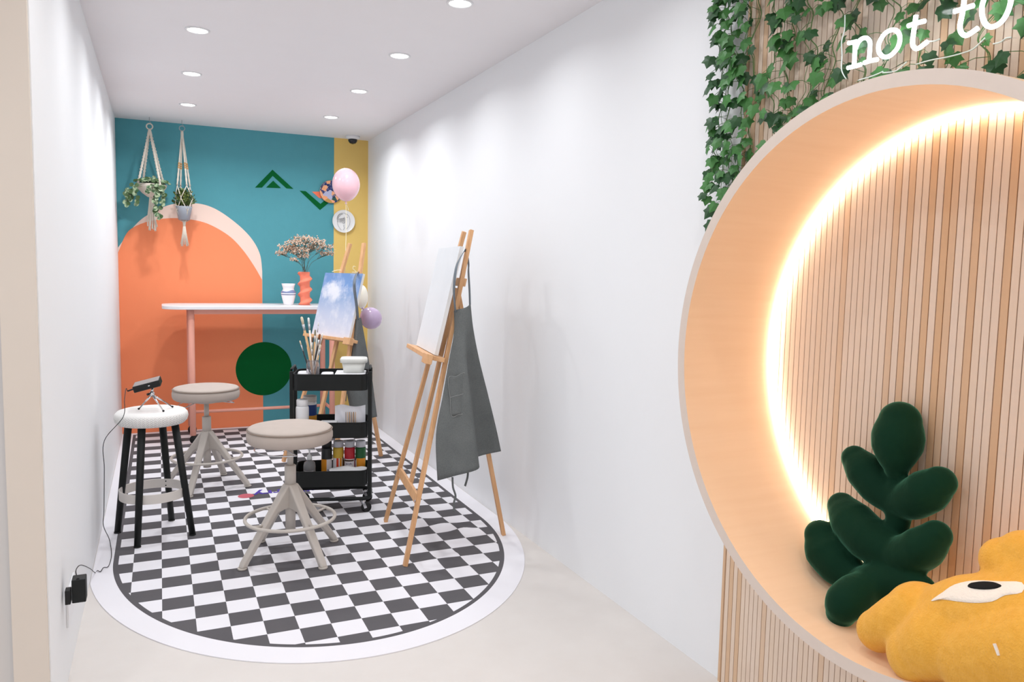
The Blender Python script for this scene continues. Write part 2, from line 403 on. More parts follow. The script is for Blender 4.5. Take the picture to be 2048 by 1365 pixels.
o = text_mesh('philberry', .138, lambda p: (.750-p.x*1.0, 4.870-p.y, rugz(.750-p.x, 4.870-p.y)+.0012), 'printed_lettering', M_text, rug, bold=.003)
o['label'] = 'purple printed lettering'
mb = MB(); mb.add([(.452+.047*math.cos(a*PI/16), 4.80+.047*math.sin(a*PI/16), rugz(.45, 4.8)+.0008) for a in range(32)], [tuple(range(32))])
o = obj('printed_dot', mb, M_dot, rug, True); o['label'] = 'pink printed dot'

# ------------------------------------------------------------------ swivel stools
def make_swivel(loc, rz, label):
    t = thing('swivel_stool', label, 'stool', loc, rz, 'greige round swivel work stools')
    pr = [(.0001, .553), (.165, .552), (.184, .555), (.194, .563), (.199, .580), (.199, .598), (.194, .614), (.1915, .6165), (.1915, .620), (.193, .6225), (.187, .6285), (.165, .6335), (.1, .638), (.0001, .639)]
    seat = obj('seat_cushion', MB().lathe(pr, n=64), M_cush, t)
    obj('piping', MB().tube(ring_pts((0, 0), 0.1955, 64, .6185), .0026, 8, closed=True), M_pipe, seat)
    obj('seat_plate', MB().lathe([(.0001, .530), (.06, .531), (.085, .546), (.095, .5515), (.0001, .552)], n=40), M_stool, t)
    lv = ring_pts((0, 0), .162, 60, .522)
    mb = MB().tube([p for i, p in enumerate(lv) if 4 <= i <= 41], .0032, 8)
    mb.tube([lv[41], (-.05, -.02, .536)], .0032, 8).tube([lv[4], (.05, .03, .536)], .0032, 8)
    obj('height_lever', mb, M_chrome, t)
    obj('pole', MB().cyl((0, 0, .44), (0, 0, .535), .0145, n=28), M_stool, t)
    obj('sleeve', MB().lathe([(.015, .34), (.0265, .34), (.0265, .44), (.024, .4425), (.015, .4425)], n=32), M_stool, t)
    obj('lower_tube', MB().cyl((0, 0, .118), (0, 0, .345), .0235, n=28), M_stool, t)
    pf = [(.01, .352), (.03, .352), (.262, .030), (.272, .006), (.240, .006), (.225, .03), (.072, .225), (.045, .236), (.022, .236), (.01, .236)]
    for k in range(4):
        a = PI/2*k; ca, sa = math.cos(a), math.sin(a)
        def fn(u, w, d, ca=ca, sa=sa):
            wd = (.0235 if u < .05 else .0175)*d
            return (u*ca-wd*sa, u*sa+wd*ca, w)
        lg = obj('leg', MB().prism(pf, fn, -1, 1), M_stool, t, bevel=.010, seg=4)
        obj('foot', MB().cyl((.257*ca, .257*sa, .0), (.257*ca, .257*sa, .009), .021, n=20), M_stool, lg)
    fr = obj('foot_ring', MB().tube(ring_pts((0, 0), .208, 72, .186), .0085, 12, closed=True), M_stool, t)
    for k in range(4):
        a = PI/2*k; ca, sa = math.cos(a), math.sin(a); obj('ring_stay', MB().tube([(.203*ca, .203*sa, .186), (.150*ca, .150*sa, .178)], .006, 8), M_stool, fr)
    return t
sw = make_swivel((.552, 3.715, .0045), math.radians(25.5), 'round greige swivel stool in front of the black trolley, nearer the camera')
dup(sw, (.252, 5.12, .0045), math.radians(64-90), 'round greige swivel stool behind the white knitted stool, nearer the mural')

# ------------------------------------------------------------------ white stool with black legs
s = N('white_knit_plastic', .5); tc = s.n('ShaderNodeTexCoord'); sx = s.n('ShaderNodeSeparateXYZ'); s.l(tc.outputs['Object'], sx.inputs[0])
ang = s.math('ARCTAN2', sx.outputs[1], sx.outputs[0]); U = s.math('MULTIPLY', ang, 60/(2*PI)); Vv = s.math('MULTIPLY', sx.outputs[2], 95)
zig = s.math('ADD', Vv, s.math('MULTIPLY', s.math('PINGPONG', U, .5), 2.2)); hgt = s.math('PINGPONG', zig, .5)
seam = s.math('PINGPONG', U, .5); hole = s.math('MULTIPLY', s.math('LESS_THAN', hgt, .11), s.math('LESS_THAN', seam, .42))
low = s.n('ShaderNodeMapRange'); low.inputs[1].default_value = .642; low.inputs[2].default_value = .630; s.l(sx.outputs[2], low.inputs[0])
hole = s.math('MULTIPLY', hole, low.outputs[0])
s.base(s.mix(s.math('MULTIPLY', hole, .55), lin((243, 241, 238)), lin((120, 116, 112)))); s.bump(s.math('MULTIPLY', s.math('ADD', hgt, s.math('MULTIPLY', seam, .6)), low.outputs[0]), .5, .004); M_knit = s.m
ws = thing('knit_top_stool', 'white knit-textured round stool with four black legs, against the left wall', 'stool', (-.050, 4.268, .0045))
pr = [(.0001, .583), (.13, .577), (.155, .582), (.168, .595), (.1735, .615), (.170, .632), (.158, .645), (.14, .6505), (.11, .650), (.06, .646), (.0001, .645)]
obj('seat', MB().lathe(pr, n=72), M_knit, ws)
feet = [(-.2215, 4.349), (-.123, 4.085), (.035, 4.464), (.130, 4.180)]
for fx, fy in feet:
    a = Vector((fx+.05, fy-4.268, 0)); tp = a.normalized()*.118; tp.z = .585
    lg = obj('leg', MB().cyl((a.x*1.0, a.y*1.0, .004), tp, .0155, .0185, 20), M_black, ws)
    obj('foot', MB().cyl((a.x, a.y, 0), (a.x, a.y, .006), .017, n=16), M_rubber, lg)
mb = MB().lathe([(.152, .2), (.158, .2), (.158, .247), (.152, .247), (.152, .2)], n=64, caps=False)
fr = obj('foot_ring', mb, sim('warm_white_steel', (228, 222, 216), .5), ws, bevel=.001)
for fx, fy in feet:
    a = Vector((fx+.05, fy-4.268, 0)).normalized(); sd = -a
    for z in (.212, .235): obj('screw', MB().cyl((a.x*.1525, a.y*.1525, z), (a.x*.1500, a.y*.1500, z), .0035, n=10), M_black, fr)

# ------------------------------------------------------------------ mini projector on a tripod, with its cable and adapter
SP = (-.050, 4.268); zt = .6545
tr = thing('mini_tripod', 'tiny silver tripod standing on the white stool under the black projector', 'tripod', (-.045, 4.25, zt))
hd = onV(304, 787, SP); hd = Vector((hd.x, hd.y, zt+.075))
fts = [onV(276, 813, SP), onV(316, 817, (SP[0], SP[1]-.05)), onV(331, 809, (SP[0], SP[1]+.04))]
ftp = []
for i, p in enumerate(fts):
    q = Vector(((-.108, 4.27, zt+.0), (.005, 4.17, zt), (.048, 4.285, zt))[i]); ftp.append(q)
for q in ftp:
    d = (hd-q); a = q+Vector((0, 0, .004))
    lg = obj('leg', MB().tube([a, a+d*.5, a+d*.5, hd-d*.05], [.0032, .0034, .0045, .0048], 10), M_chrome, tr, True)
    obj('rubber_tip', MB().ball(q+Vector((0, 0, .0055)), .0055, 10, 6), M_rubber, lg, True)
obj('ball_head', MB().ball(hd+Vector((0, 0, .006)), .0125, 16, 10).cyl(hd+Vector((0, 0, .015)), hd+Vector((.004, 0, .034)), .006, n=12), M_chrome, tr, True)
obj('knob', MB().cyl(hd+Vector((-.012, -.01, .006)), hd+Vector((-.022, -.016, .004)), .006, n=12), M_rubber, tr, True)
pj = thing('mini_projector', 'small black pocket projector tilted on the tiny tripod', 'projector', tuple(hd+Vector((0, 0, .045))))
Rm = Matrix.Rotation(math.radians(-8), 3, 'Z') @ Matrix.Rotation(math.radians(-15), 3, 'Y') @ Matrix.Rotation(math.radians(9), 3, 'X')
pc = hd+Vector((-.020, .012, .052))
body = obj('body', MB().box(pc, (.128, .085, .033), Rm), sim('black_gloss_plastic', (20, 22, 22), .25), pj, True, bevel=.004, seg=3)
obj('top_cover', MB().box(pc+Rm @ Vector((0, .002, .0155)), (.122, .078, .003), Rm), sim('grey_cover', (150, 142, 140), .4), pj, True, bevel=.001)
obj('status_mark', MB().box(pc+Rm @ Vector((.012, -.0428, .002)), (.008, .001, .004), Rm), M_plastic_w, body, True)
plug = pc+Rm @ Vector((-.064, -.01, -.002)); pend = plug+Vector((-.03, -.004, -.010))
cab = [pend, onV(252, 778, SP), onV(249, 800, (SP[0], SP[1]-.1)), onV(246, 835, (SP[0]-.01, 4.10)), onV(240, 880, (-.2, 4.05)), onV(231, 935, (-.2, 4.0)), onV(224, 980, (-.21, 3.95)), onV(229, 1020, (-.21, 3.9)), onV(231, 1050, (-.22, 3.85))]
Lf = lambda x, y: (lambda d: CAM+d*((.008-CAM.z)/d.z))(ray(x, y))
cab += [Lf(219, 1088)+Vector((0, 0, .02)), Lf(223, 1110), Lf(217, 1133), Lf(207, 1136), Lf(201, 1144), Lf(195, 1142), Lf(190, 1146)]
ad_t = onX(154, 1156, XL+.035)
cab += [onX(180, 1138, XL+.012), onX(162, 1131, XL+.02), onX(152, 1141, XL+.03), ad_t]
for p in cab:
    p.x = max(p.x, XL+.006); p.z = max(p.z, .007)
    if p.z > .1 and p.z < .6 and p.y > 3.6: p.x = min(p.x, -.252)
mb = MB().tube(smooth_path(cab, 8), .0017, 6)
mb.tube([pend, plug], [.0035, .0045], 8)
tag(obj('power_cable', mb, M_cord), 'thin black cable from the projector down the left wall to the power adapter', 'cable')
ad = thing('power_adapter', 'black plug-in power adapter in the wall socket low on the left wall', 'power adapter', (XL+.035, 3.05, .12))
p0, p1 = onX(148, 1185, XL), onX(172, 1185, XL+.06)
aY = 3.08; zc = .175
A0, A1 = onX(155, 1162, XL+.045), onX(155, 1214, XL+.045)
cz = (A0.z+A1.z)/2; hz = abs(A0.z-A1.z)
obj('body', MB().box((XL+.047, A0.y+.03, cz), (.040, .050, hz), None), M_black, ad, True, bevel=.003)
obj('plug_foot', MB().box((XL+.017, A0.y+.01, cz-.012), (.016, .036, hz*.6), None), M_rubber, ad, True, bevel=.002)
obj('strain_relief', MB().cyl(tuple(ad_t), (XL+.045, A0.y+.01, A0.z-.002), .003, .006, 10), M_rubber, ad, True)
so = thing('wall_socket', 'white double wall socket plate behind the black power adapter', 'socket', (XL, A0.y, cz))
obj('plate', MB().box((XL+.004, 2.94, .235), (.008, .22, .11)), M_plastic_w, so, True, bevel=.002)

# ------------------------------------------------------------------ trolley
TC = (.887, 4.388); TR = math.radians(-15.7)
tw, td = .405, .262
tl = thing('utility_trolley', 'black three-tier metal trolley on casters, full of paint and brushes', 'trolley', (TC[0], TC[1], .0045), TR)
def rrect(w, d, r, n=7):
    out = []
    for cx_, cy_, a0 in ((w/2-r, d/2-r, 0), (-w/2+r, d/2-r, 90), (-w/2+r, -d/2+r, 180), (w/2-r, -d/2+r, 270)):
        for i in range(n+1): a = math.radians(a0+90*i/n); out.append((cx_+r*math.cos(a), cy_+r*math.sin(a)))
    return out
def tray(z0, z1, w=tw, d=td):
    q = rrect(w, d, .045); q2 = rrect(w-.006, d-.006, .042); n = len(q); mb = MB()
    P = [(x, y, z0) for x, y in q]+[(x, y, z1) for x, y in q]+[(x, y, z1) for x, y in q2]+[(x, y, z0+.003) for x, y in q2]
    mb.add(P, [(k*n+i, k*n+(i+1) % n, (k+1)*n+(i+1) % n, (k+1)*n+i) for k in range(3) for i in range(n)], 0, False)
    mb.add([(x, y, z0) for x, y in q], [tuple(reversed(range(n)))]); mb.add([(x, y, z0+.003) for x, y in q2], [tuple(range(n))])
    o = obj('tray', mb, M_black, tl)
    rim = obj('rim', MB().tube([(x*1.004, y*1.004, z1) for x, y in q], .0028, 6, closed=True), M_black, o)
TZ = [(.158, .247), (.436, .523), (.705, .795)]
for a, b in TZ: tray(a, b)
for sx_ in (-1, 1):
    for sy_ in (-1, 1):
        obj('post', MB().box((sx_*(tw/2+.012), sy_*(td/2-.045), .445), (.020, .020, .73)), M_black, tl, bevel=.004)
    pth = [(sx_*(tw/2+.012), -(td/2-.045), .815), (sx_*(tw/2+.012), -(td/2-.055), .822), (sx_*(tw/2+.012), td/2-.055, .822), (sx_*(tw/2+.012), td/2-.045, .815)]
    obj('handle', MB().tube(pth, .007, 10), M_black, tl)
q = rrect(tw+.03, td-.03, .05)
obj('base_frame', MB().tube([(x, y, .083) for x, y in q], .0105, 12, closed=True), M_black, tl)
for sx_ in (-1, 1):
    for sy_ in (-1, 1):
        cx_, cy_ = sx_*(tw/2-.02), sy_*(td/2-.028)
        ca = obj('caster', MB().cyl((cx_, cy_, .075), (cx_, cy_, .052), .012, n=16).bar((cx_-.012, cy_, .062), (cx_+.012, cy_, .028), .014, .005, (1, 0, 0)).bar((cx_+.0, cy_+.009, .06), (cx_+.014, cy_+.009, .026), .016, .003, (1, 0, 0)).bar((cx_+.0, cy_-.009, .06), (cx_+.014, cy_-.009, .026), .016, .003, (1, 0, 0)), M_chrome, tl)
        obj('wheel', MB().lathe([(.0001, -.008), (.022, -.008), (.029, -.005), (.029, .005), (.02, .008), (.0001, .008)], (cx_+.016, cy_, .0302), 24, rot=Matrix.Rotation(PI/2, 3, 'X')), M_rubber, ca)
Tm = Matrix.Translation((TC[0], TC[1], .0045)) @ Matrix.Rotation(TR, 4, 'Z')
def TW(x, y, z=0): return Tm @ Vector((x, y, z))
Z3, Z2, Z1 = TZ[2][0]+.0035, TZ[1][0]+.0035, TZ[0][0]+.0035

# glass jar with brushes
jx, jy = -.102, -.045
jl = TW(jx, jy, Z3)
jar = thing('glass_jar', 'clear glass jar holding the paintbrushes, on the top trolley tray', 'jar', tuple(jl))
M_glass = glass('clear_glass', (235, 232, 236), .06, .9, 1.2)
obj('vessel', MB().lathe([(.0001, .002), (.034, .002), (.036, .008), (.036, .135), (.033, .143), (.034, .160), (.032, .160), (.031, .143), (.0335, .133), (.0335, .008), (.0001, .005)], n=32), M_glass, jar)
M_bw = wood('brush_handle_wood', (226, 188, 140), (208, 160, 108)); M_bb = sim('black_lacquer', (28, 26, 26), .25); M_bwh = sim('white_lacquer', (236, 230, 222), .3)
M_ferr = sim('aluminium_ferrule', (205, 205, 208), .3, metal=.9); M_br = sim('pale_bristle', (232, 214, 186), .9); M_brw = sim('white_bristle', (240, 240, 238), .9); M_brb = sim('brown_bristle', (132, 84, 58), .9); M_brg = sim('grey_green_bristle', (150, 146, 126), .9)
BR = [((603, 634), M_bw, M_br, .0085, 'wide pale-bristled brush leaning furthest left and highest in the jar'),
      ((617.5, 636), M_bwh, M_brw, .0068, 'white-tipped pale brush standing upright, second highest in the jar'),
      ((631, 660), M_bw, M_brg, .0062, 'thick wooden brush with a grey-green tip in the middle of the jar'),
      ((637, 645), M_bwh, M_brw, .0035, 'thin brush with a fine grey tip rising in front of the sky canvas'),
      ((639, 668), M_bb, M_brb, .006, 'black-handled brush with brown bristles in the jar'),
      ((645, 667), M_bwh, M_brw, .005, 'slim white-tipped brush leaning furthest right in the jar'),
      ((600, 682), M_bb, M_br, .0042, 'thin black-handled brush leaning left, low in the jar'),
      ((625, 676), M_bw, M_brb, .0045, 'short wooden brush with a dark tip just left of the middle of the jar'),
      ((611, 672), M_bw, M_brw, .005, 'wooden brush between the two tall pale ones in the jar'),
      ((641, 690), M_bw, M_br, .0042, 'short wooden brush low on the right side of the jar'),
      ((622, 690), M_bwh, M_br, .004, 'short pale brush low at the centre of the jar')]
random.seed(5)
for i, (px_, hm, bm, w, lb) in enumerate(BR):
    a = 2*PI*i/len(BR); c_ = (jl.x, jl.y+.0)
    tip = onV(px_[0], px_[1], c_); 
    fx = tip.x-jl.x; base = Vector((jl.x-fx*.22+.009*math.cos(a), jl.y+.009*math.sin(a), Z3+.010)); tip.y += .012*math.sin(a*2)
    d = tip-base; Lh = d.length; u = d.normalized()
    b = thing('paintbrush', lb, 'paintbrush', tuple(base), 0, 'paintbrushes in the glass jar')
    w *= 1.6; bl = w*2.6+.008; fl = .035
    obj('handle', MB().tube([base, base+u*(Lh-bl-fl)*.5, tip-u*(bl+fl)], [w*.42, w*.50, w*.5], 8), hm, b, True)
    obj('ferrule', MB().tube([tip-u*(bl+fl), tip-u*bl], [w*.5, w*.75], 8, flat=.8), M_ferr, b, True)
    obj('bristles', MB().tube([tip-u*bl, tip-u*bl*.5, tip-u*bl*.1, tip], [w*.75, w*.95, w*.85, w*.4], 8, flat=.6), bm, b, True)
# white tub lying on its side with lid ledge
M_tub = sim('translucent_white_tub', (228, 229, 224), .35); M_tub.node_tree.nodes['Principled BSDF'].inputs['Subsurface Weight'].default_value = .0
tb = TW(.122, .0, Z3+.0855)
tub = thing('plastic_tub', 'white rounded plastic food tub with a lid on the right of the top trolley tray', 'tub', (tb.x, tb.y, tb.z+.0), TR)
def rtub(z, w, d, r): return [(x, y, z) for x, y in rrect(w, d, r)]
mb = MB(); L = [rtub(0, .112, .09, .025), rtub(.062, .134, .108, .028)]; n = len(L[0]); mb.add(L[0]+L[1], [(i, (i+1) % n, n+(i+1) % n, n+i) for i in range(n)]+[tuple(reversed(range(n))), tuple(range(n, 2*n))], 0, True)
obj('tub_body', mb, M_tub, tub)
mb = MB(); L = [rtub(.058, .152, .124, .034), rtub(.078, .152, .124, .034), rtub(.084, .142, .116, .03)]; mb.add(L[0]+L[1]+L[2], [(k*n+i, k*n+(i+1) % n, (k+1)*n+(i+1) % n, (k+1)*n+i) for k in range(2) for i in range(n)]+[tuple(reversed(range(n))), tuple(range(2*n, 3*n))], 0, True)
obj('lid', mb, M_tub, tub)
# palettes / papers on top tray
def slab(name, label, cat, x, y, z, w, d, h, rz, mat, group=None, r=.02):
    p = TW(x, y, z); t_ = MB(); q = rrect(w, d, r); n = len(q)
    t_.add([(a, b, 0) for a, b in q]+[(a, b, h) for a, b in q], [(i, (i+1) % n, n+(i+1) % n, n+i) for i in range(n)]+[tuple(reversed(range(n))), tuple(range(n, 2*n))])
    o = obj(name, t_, mat, bevel=min(.004, h*.3)); o.location = p; o.rotation_euler = (0, 0, TR+rz); return tag(o, label, cat, group)
slab('paint_palette', 'white palette showing left of the brush jar on the top trolley tray', 'palette', -.152, -.02, Z3, .07, .12, .088, .05, M_plastic_w, r=.03)
slab('paint_palette', 'small white palette just right of the brush jar on the top trolley tray', 'palette', -.022, -.055, Z3, .065, .1, .088, 0, M_plastic_w)
slab('paper_pad', 'flat stack of white paper under the plastic tub on the top trolley tray', 'paper', .105, -.015, Z3, .17, .20, .085, 0, M_paper, r=.006)

# middle tray
def bottle(name, label, cat, x, y, z, parts, rz=0, group=None):
    p = TW(x, y, z); t_ = thing(name, label, cat, tuple(p), TR+rz, group)
    for nm, pr_, mat in parts: obj(nm, MB().lathe(pr_, n=32), mat, t_)
    return t_
M_blue = sim('blue_label', (24, 58, 124), .5); M_gold = sim('gold_label_band', (214, 150, 50), .5)
bottle('white_jar', 'plain white screw-top jar on the left of the middle trolley tray', 'jar', -.158, -.072, Z2, [
    ('jar_body', [(.0001, 0), (.034, 0), (.036, .004), (.036, .158), (.034, .168), (.029, .172), (.0001, .172)], M_plastic_w),
    ('cap', [(.030, .1725), (.032, .175), (.032, .205), (.029, .209), (.0001, .209)], M_plastic_w)])
bottle('paint_tub', 'white jar with a dark blue and gold label behind the plain white jar', 'jar', -.128, .04, Z2, [
    ('jar_body', [(.0001, 0), (.036, 0), (.038, .004), (.038, .172), (.036, .180), (.0001, .180)], M_plastic_w),
    ('label_band', [(.0385, .10), (.0386, .102), (.0386, .160), (.0385, .162)], M_blue),
    ('gold_band', [(.0386, .070), (.0387, .072), (.0387, .098), (.0386, .100)], M_gold),
    ('cap', [(.037, .1805), (.0385, .183), (.0385, .209), (.036, .212), (.0001, .212)], sim('cream_cap', (214, 206, 198), .45))])
bag = TW(.105, -.055, Z2)
tg = thing('swab_bag', 'clear plastic bag of wooden cotton swabs on the right of the middle trolley tray', 'bag', tuple(bag), TR)
mb = MB().grid(lambda u, w: ((u-.5)*.17, -.012*math.sin(PI*u)*math.sin(PI*min(w*1.1, 1))-.004+.004*math.sin(u*17+w*9), w*.168+(.006*math.sin(u*7))*(w > .9)), 24, 16)
mb.grid(lambda u, w: ((u-.5)*.17, .012*math.sin(PI*u)*math.sin(PI*min(w*1.1, 1))+.006+.003*math.sin(u*13+w*5), w*.168+(.006*math.sin(u*7))*(w > .9)), 24, 16)
obj('bag_film', mb, sim('milky_film', (232, 233, 240), .3, var=.05, vscale=40), tg)
for i in range(8):
    x = -.022+i*.0075
    st = obj('swab_stick', MB().cyl((x, -.0195, .018), (x+.002*(i % 3-1), -.0195, .135), .0017, n=8), M_bw if i % 2 else M_pipe, tg)
slab('sponge_pack', 'low white packet lying beside the swab bag on the middle trolley tray', 'packet', -.01, -.09, Z2, .09, .05, .088, 0, M_paper, r=.008)

# lower tray: paint bottles
M_lab = sim('white_label', (232, 228, 232), .55); M_or = sim('orange_label', (226, 146, 34), .55); M_ink = sim('label_ink', (58, 52, 110), .6); M_redst = sim('red_stripe', (222, 66, 34), .55); M_brn = sim('dark_brown_print', (70, 42, 24), .6)
def paint(x, y, body, cap, label, kind, rz):
    p = TW(x, y, Z1); t_ = thing('paint_bottle', label, 'paint bottle', tuple(p), TR+rz, 'acrylic paint bottles on the bottom trolley tray')
    obj('bottle_body', MB().lathe([(.0001, 0), (.0285, 0), (.0305, .004), (.0305, .178), (.028, .184), (.0001, .185)], n=36), body, t_)
    if cap is body: cp_ = [(.0285, .1855), (.0295, .188), (.0295, .221), (.027, .224), (.022, .224), (.020, .220), (.0001, .220)]
    else: cp_ = [(.026, .1855), (.0285, .187), (.0285, .218), (.0265, .222), (.022, .222), (.020, .219), (.0001, .219)]
    obj('cap', MB().lathe(cp_, n=36), cap, t_)
    def wrap(a0, a1, z0, z1, r, mat, nm):
        mbx = MB().grid(lambda u, w: (r*math.cos(a0+(a1-a0)*u), r*math.sin(a0+(a1-a0)*u), z0+(z1-z0)*w), 16, 1); return obj(nm, mbx, mat, t_)
    F = -PI/2   # front
    if kind == 'black':
        wrap(F-1.5, F+.05, .04, .118, .0309, M_or, 'orange_label'); lb = wrap(F+.05, F+1.5, .04, .118, .0309, M_lab, 'white_label'); z_, a_ = .052, .75
    if kind == 'yellow':
        lb = wrap(F-1.5, F+.85, .04, .124, .0309, M_lab, 'white_label'); wrap(F-.30, F+.12, .04, .124, .0311, M_redst, 'red_stripe'); wrap(F+.32, F+.72, .04, .124, .0311, M_or, 'orange_stripe'); wrap(F+.95, F+1.25, .04, .130, .0311, M_brn, 'dark_print'); z_ = None
    if kind == 'red':
        lb = wrap(F-1.2, F+1.2, .022, .118, .0309, M_lab, 'white_label'); wrap(F-1.0, F+1.0, .104, .113, .0311, M_brn, 'dark_print'); z_, a_ = .086, .0
    if kind == 'green':
        lb = wrap(F-1.5, F-.85, .03, .118, .0309, M_lab, 'white_label'); wrap(F-.8, F+1.1, .03, .122, .0309, M_or, 'orange_label'); wrap(F-1.4, F-.95, .108, .122, .0311, M_brn, 'dark_print'); z_ = None
    if z_:
        Tb = Matrix.Translation(p) @ Matrix.Rotation(TR+rz, 4, 'Z')
        def fn(q, z_=z_, a_=a_, Tb=Tb): a = F+a_+q.x/.0313; return Tb @ Vector((.0313*math.cos(a), .0313*math.sin(a), z_+q.y))
        cu_o = text_mesh('acrylic', .0145, fn, 'label_word', M_ink, t_, bold=.0003)
        root_fix = Tb  # root basis equals Tb
paint(-.034, .048, sim('black_paint_bottle', (30, 34, 38), .35), sim('black_cap', (36, 38, 42), .35), 'acrylic paint bottle with a black cap, leftmost of the four on the bottom tray', 'black', .0)
paint(.032, .050, sim('yellow_paint', (222, 184, 66), .35), sim('white_cap', (216, 216, 224), .4), 'yellow acrylic paint bottle with a red-striped label on the bottom tray', 'yellow', .0)
paint(.097, .048, sim('red_paint', (196, 38, 54), .35), MATS['white_cap'], 'red acrylic paint bottle with a white label on the bottom tray', 'red', -.1)
paint(.160, .046, sim('green_paint', (24, 92, 48), .35), MATS['white_cap'], 'green acrylic paint bottle with an orange label, rightmost on the bottom tray', 'green', 0)
# sanitiser pump bottle
p = TW(-.124, -.03, Z1)
t = thing('pump_bottle', 'clear sanitiser pump bottle at the left of the bottom trolley tray', 'bottle', tuple(p), TR)
obj('bottle_body', MB().lathe([(.0001, 0), (.031, 0), (.034, .005), (.034, .098), (.029, .116), (.014, .126), (.013, .132), (.0001, .132)], n=36), glass('clear_pet', (236, 236, 238), .1, .8, 1.2), t)
obj('pump', MB().lathe([(.0135, .132), (.0145, .133), (.0135, .155), (.006, .162), (.0045, .166), (.0045, .188), (.0001, .189)], n=24).box((.012, 0, .190), (.040, .012, .006)), sim('clear_pump', (222, 224, 226), .3), t)
obj('label_patch', MB().grid(lambda u, w: (.0343*math.cos(-PI/2-.8+1.6*u), .0343*math.sin(-PI/2-.8+1.6*u), .03+.042*w), 12, 1), sim('faint_label', (206, 200, 204), .6), t)
# white cloth / wipes packet in front of the bottles
p = TW(.095, -.062, Z1)
mb = MB().grid(lambda u, w: ((u-.5)*.215*(1-.12*abs(w-.5)), (w-.5)*.10, .078+.016*math.sin(PI*u)**.6*math.sin(PI*w)+.004*math.sin(u*11+w*5)), 30, 12)
mb.grid(lambda u, w: ((u-.5)*.21, (w-.5)*.095, .002+.074*0), 4, 4)
mb.prism([(-.095, -.042), (.095, -.042), (.095, .042), (-.095, .042)], lambda a, b, d: (a, b, d), .0, .078)
o = obj('wipes_packet', mb, M_paper); o.location = p; o.rotation_euler = (0, 0, TR); tag(o, 'rumpled white wipes packet in front of the paint bottles on the bottom tray', 'packet')

# ------------------------------------------------------------------ easels, canvases, aprons
def cloud_mat():
    s = N('painted_sky', .7); v = s.coord((1, 1, 1), 'UV'); sx = s.n('ShaderNodeSeparateXYZ'); s.l(v, sx.inputs[0])
    rp = s.n('ShaderNodeValToRGB'); s.l(sx.outputs[1], rp.inputs[0]); el = rp.color_ramp.elements
    el[0].color = (*lin((222, 222, 234)), 1); el[1].color = (*lin((112, 148, 200)), 1)
    for p_, c_ in ((.35, (196, 204, 226)), (.62, (150, 174, 212)), (.8, (120, 156, 208))): e = el.new(p_); e.color = (*lin(c_), 1)
    n1 = s.noise(4.2, 8, v, .62); m = s.n('ShaderNodeMapRange'); m.inputs[1].default_value = .47; m.inputs[2].default_value = .68; s.l(n1, m.inputs[0])
    # a large white cumulus in the upper left
    dx = s.math('DIVIDE', s.math('SUBTRACT', sx.outputs[0], .34), .34); dy = s.math('DIVIDE', s.math('SUBTRACT', sx.outputs[1], .72), .16)
    rr = s.math('SQRT', s.math('ADD', s.math('MULTIPLY', dx, dx), s.math('MULTIPLY', dy, dy)))
    cl = s.math('SUBTRACT', 1.15, s.math('ADD', rr, s.math('MULTIPLY', s.math('SUBTRACT', s.noise(6, 8, v, .65), .5), 2.2)))
    cm = s.n('ShaderNodeMapRange'); cm.inputs[1].default_value = 0; cm.inputs[2].default_value = .7; s.l(cl, cm.inputs[0])
    c = s.mix(s.math('MULTIPLY', m.outputs[0], s.math('SUBTRACT', .85, s.math('MULTIPLY', sx.outputs[1], .6))), rp.outputs[0], lin((232, 232, 240)))
    s.base(s.mix(s.math('MULTIPLY', cm.outputs[0], .85), c, lin((238, 238, 244)))); return s.m
M_sky = cloud_mat(); M_cedge = sim('canvas_edge', (232, 230, 228), .8)
s = N('bare_canvas', .55); f = s.noise(3.5, 5, s.coord(), .6); s.base(s.mix(f, lin((222, 226, 230)), lin((242, 243, 246)))); M_blank = s.m
s = N('grey_apron_cloth', .95, spec=.2); v = s.coord((1, 1, 1)); f = s.noise(220, 2, v); f2 = s.noise(9, 4, v); s.base(s.mix(s.math('ADD', s.math('MULTIPLY', f, .5), s.math('MULTIPLY', f2, .5)), lin((78, 82, 82)), lin((130, 133, 132)))); s.bump(f, .3, .002); M_apron = s.m
M_strap = sim('grey_apron_strap', (120, 128, 136), .9, var=.1, vscale=80); M_stitch = sim('pale_stitching', (170, 172, 170), .9)

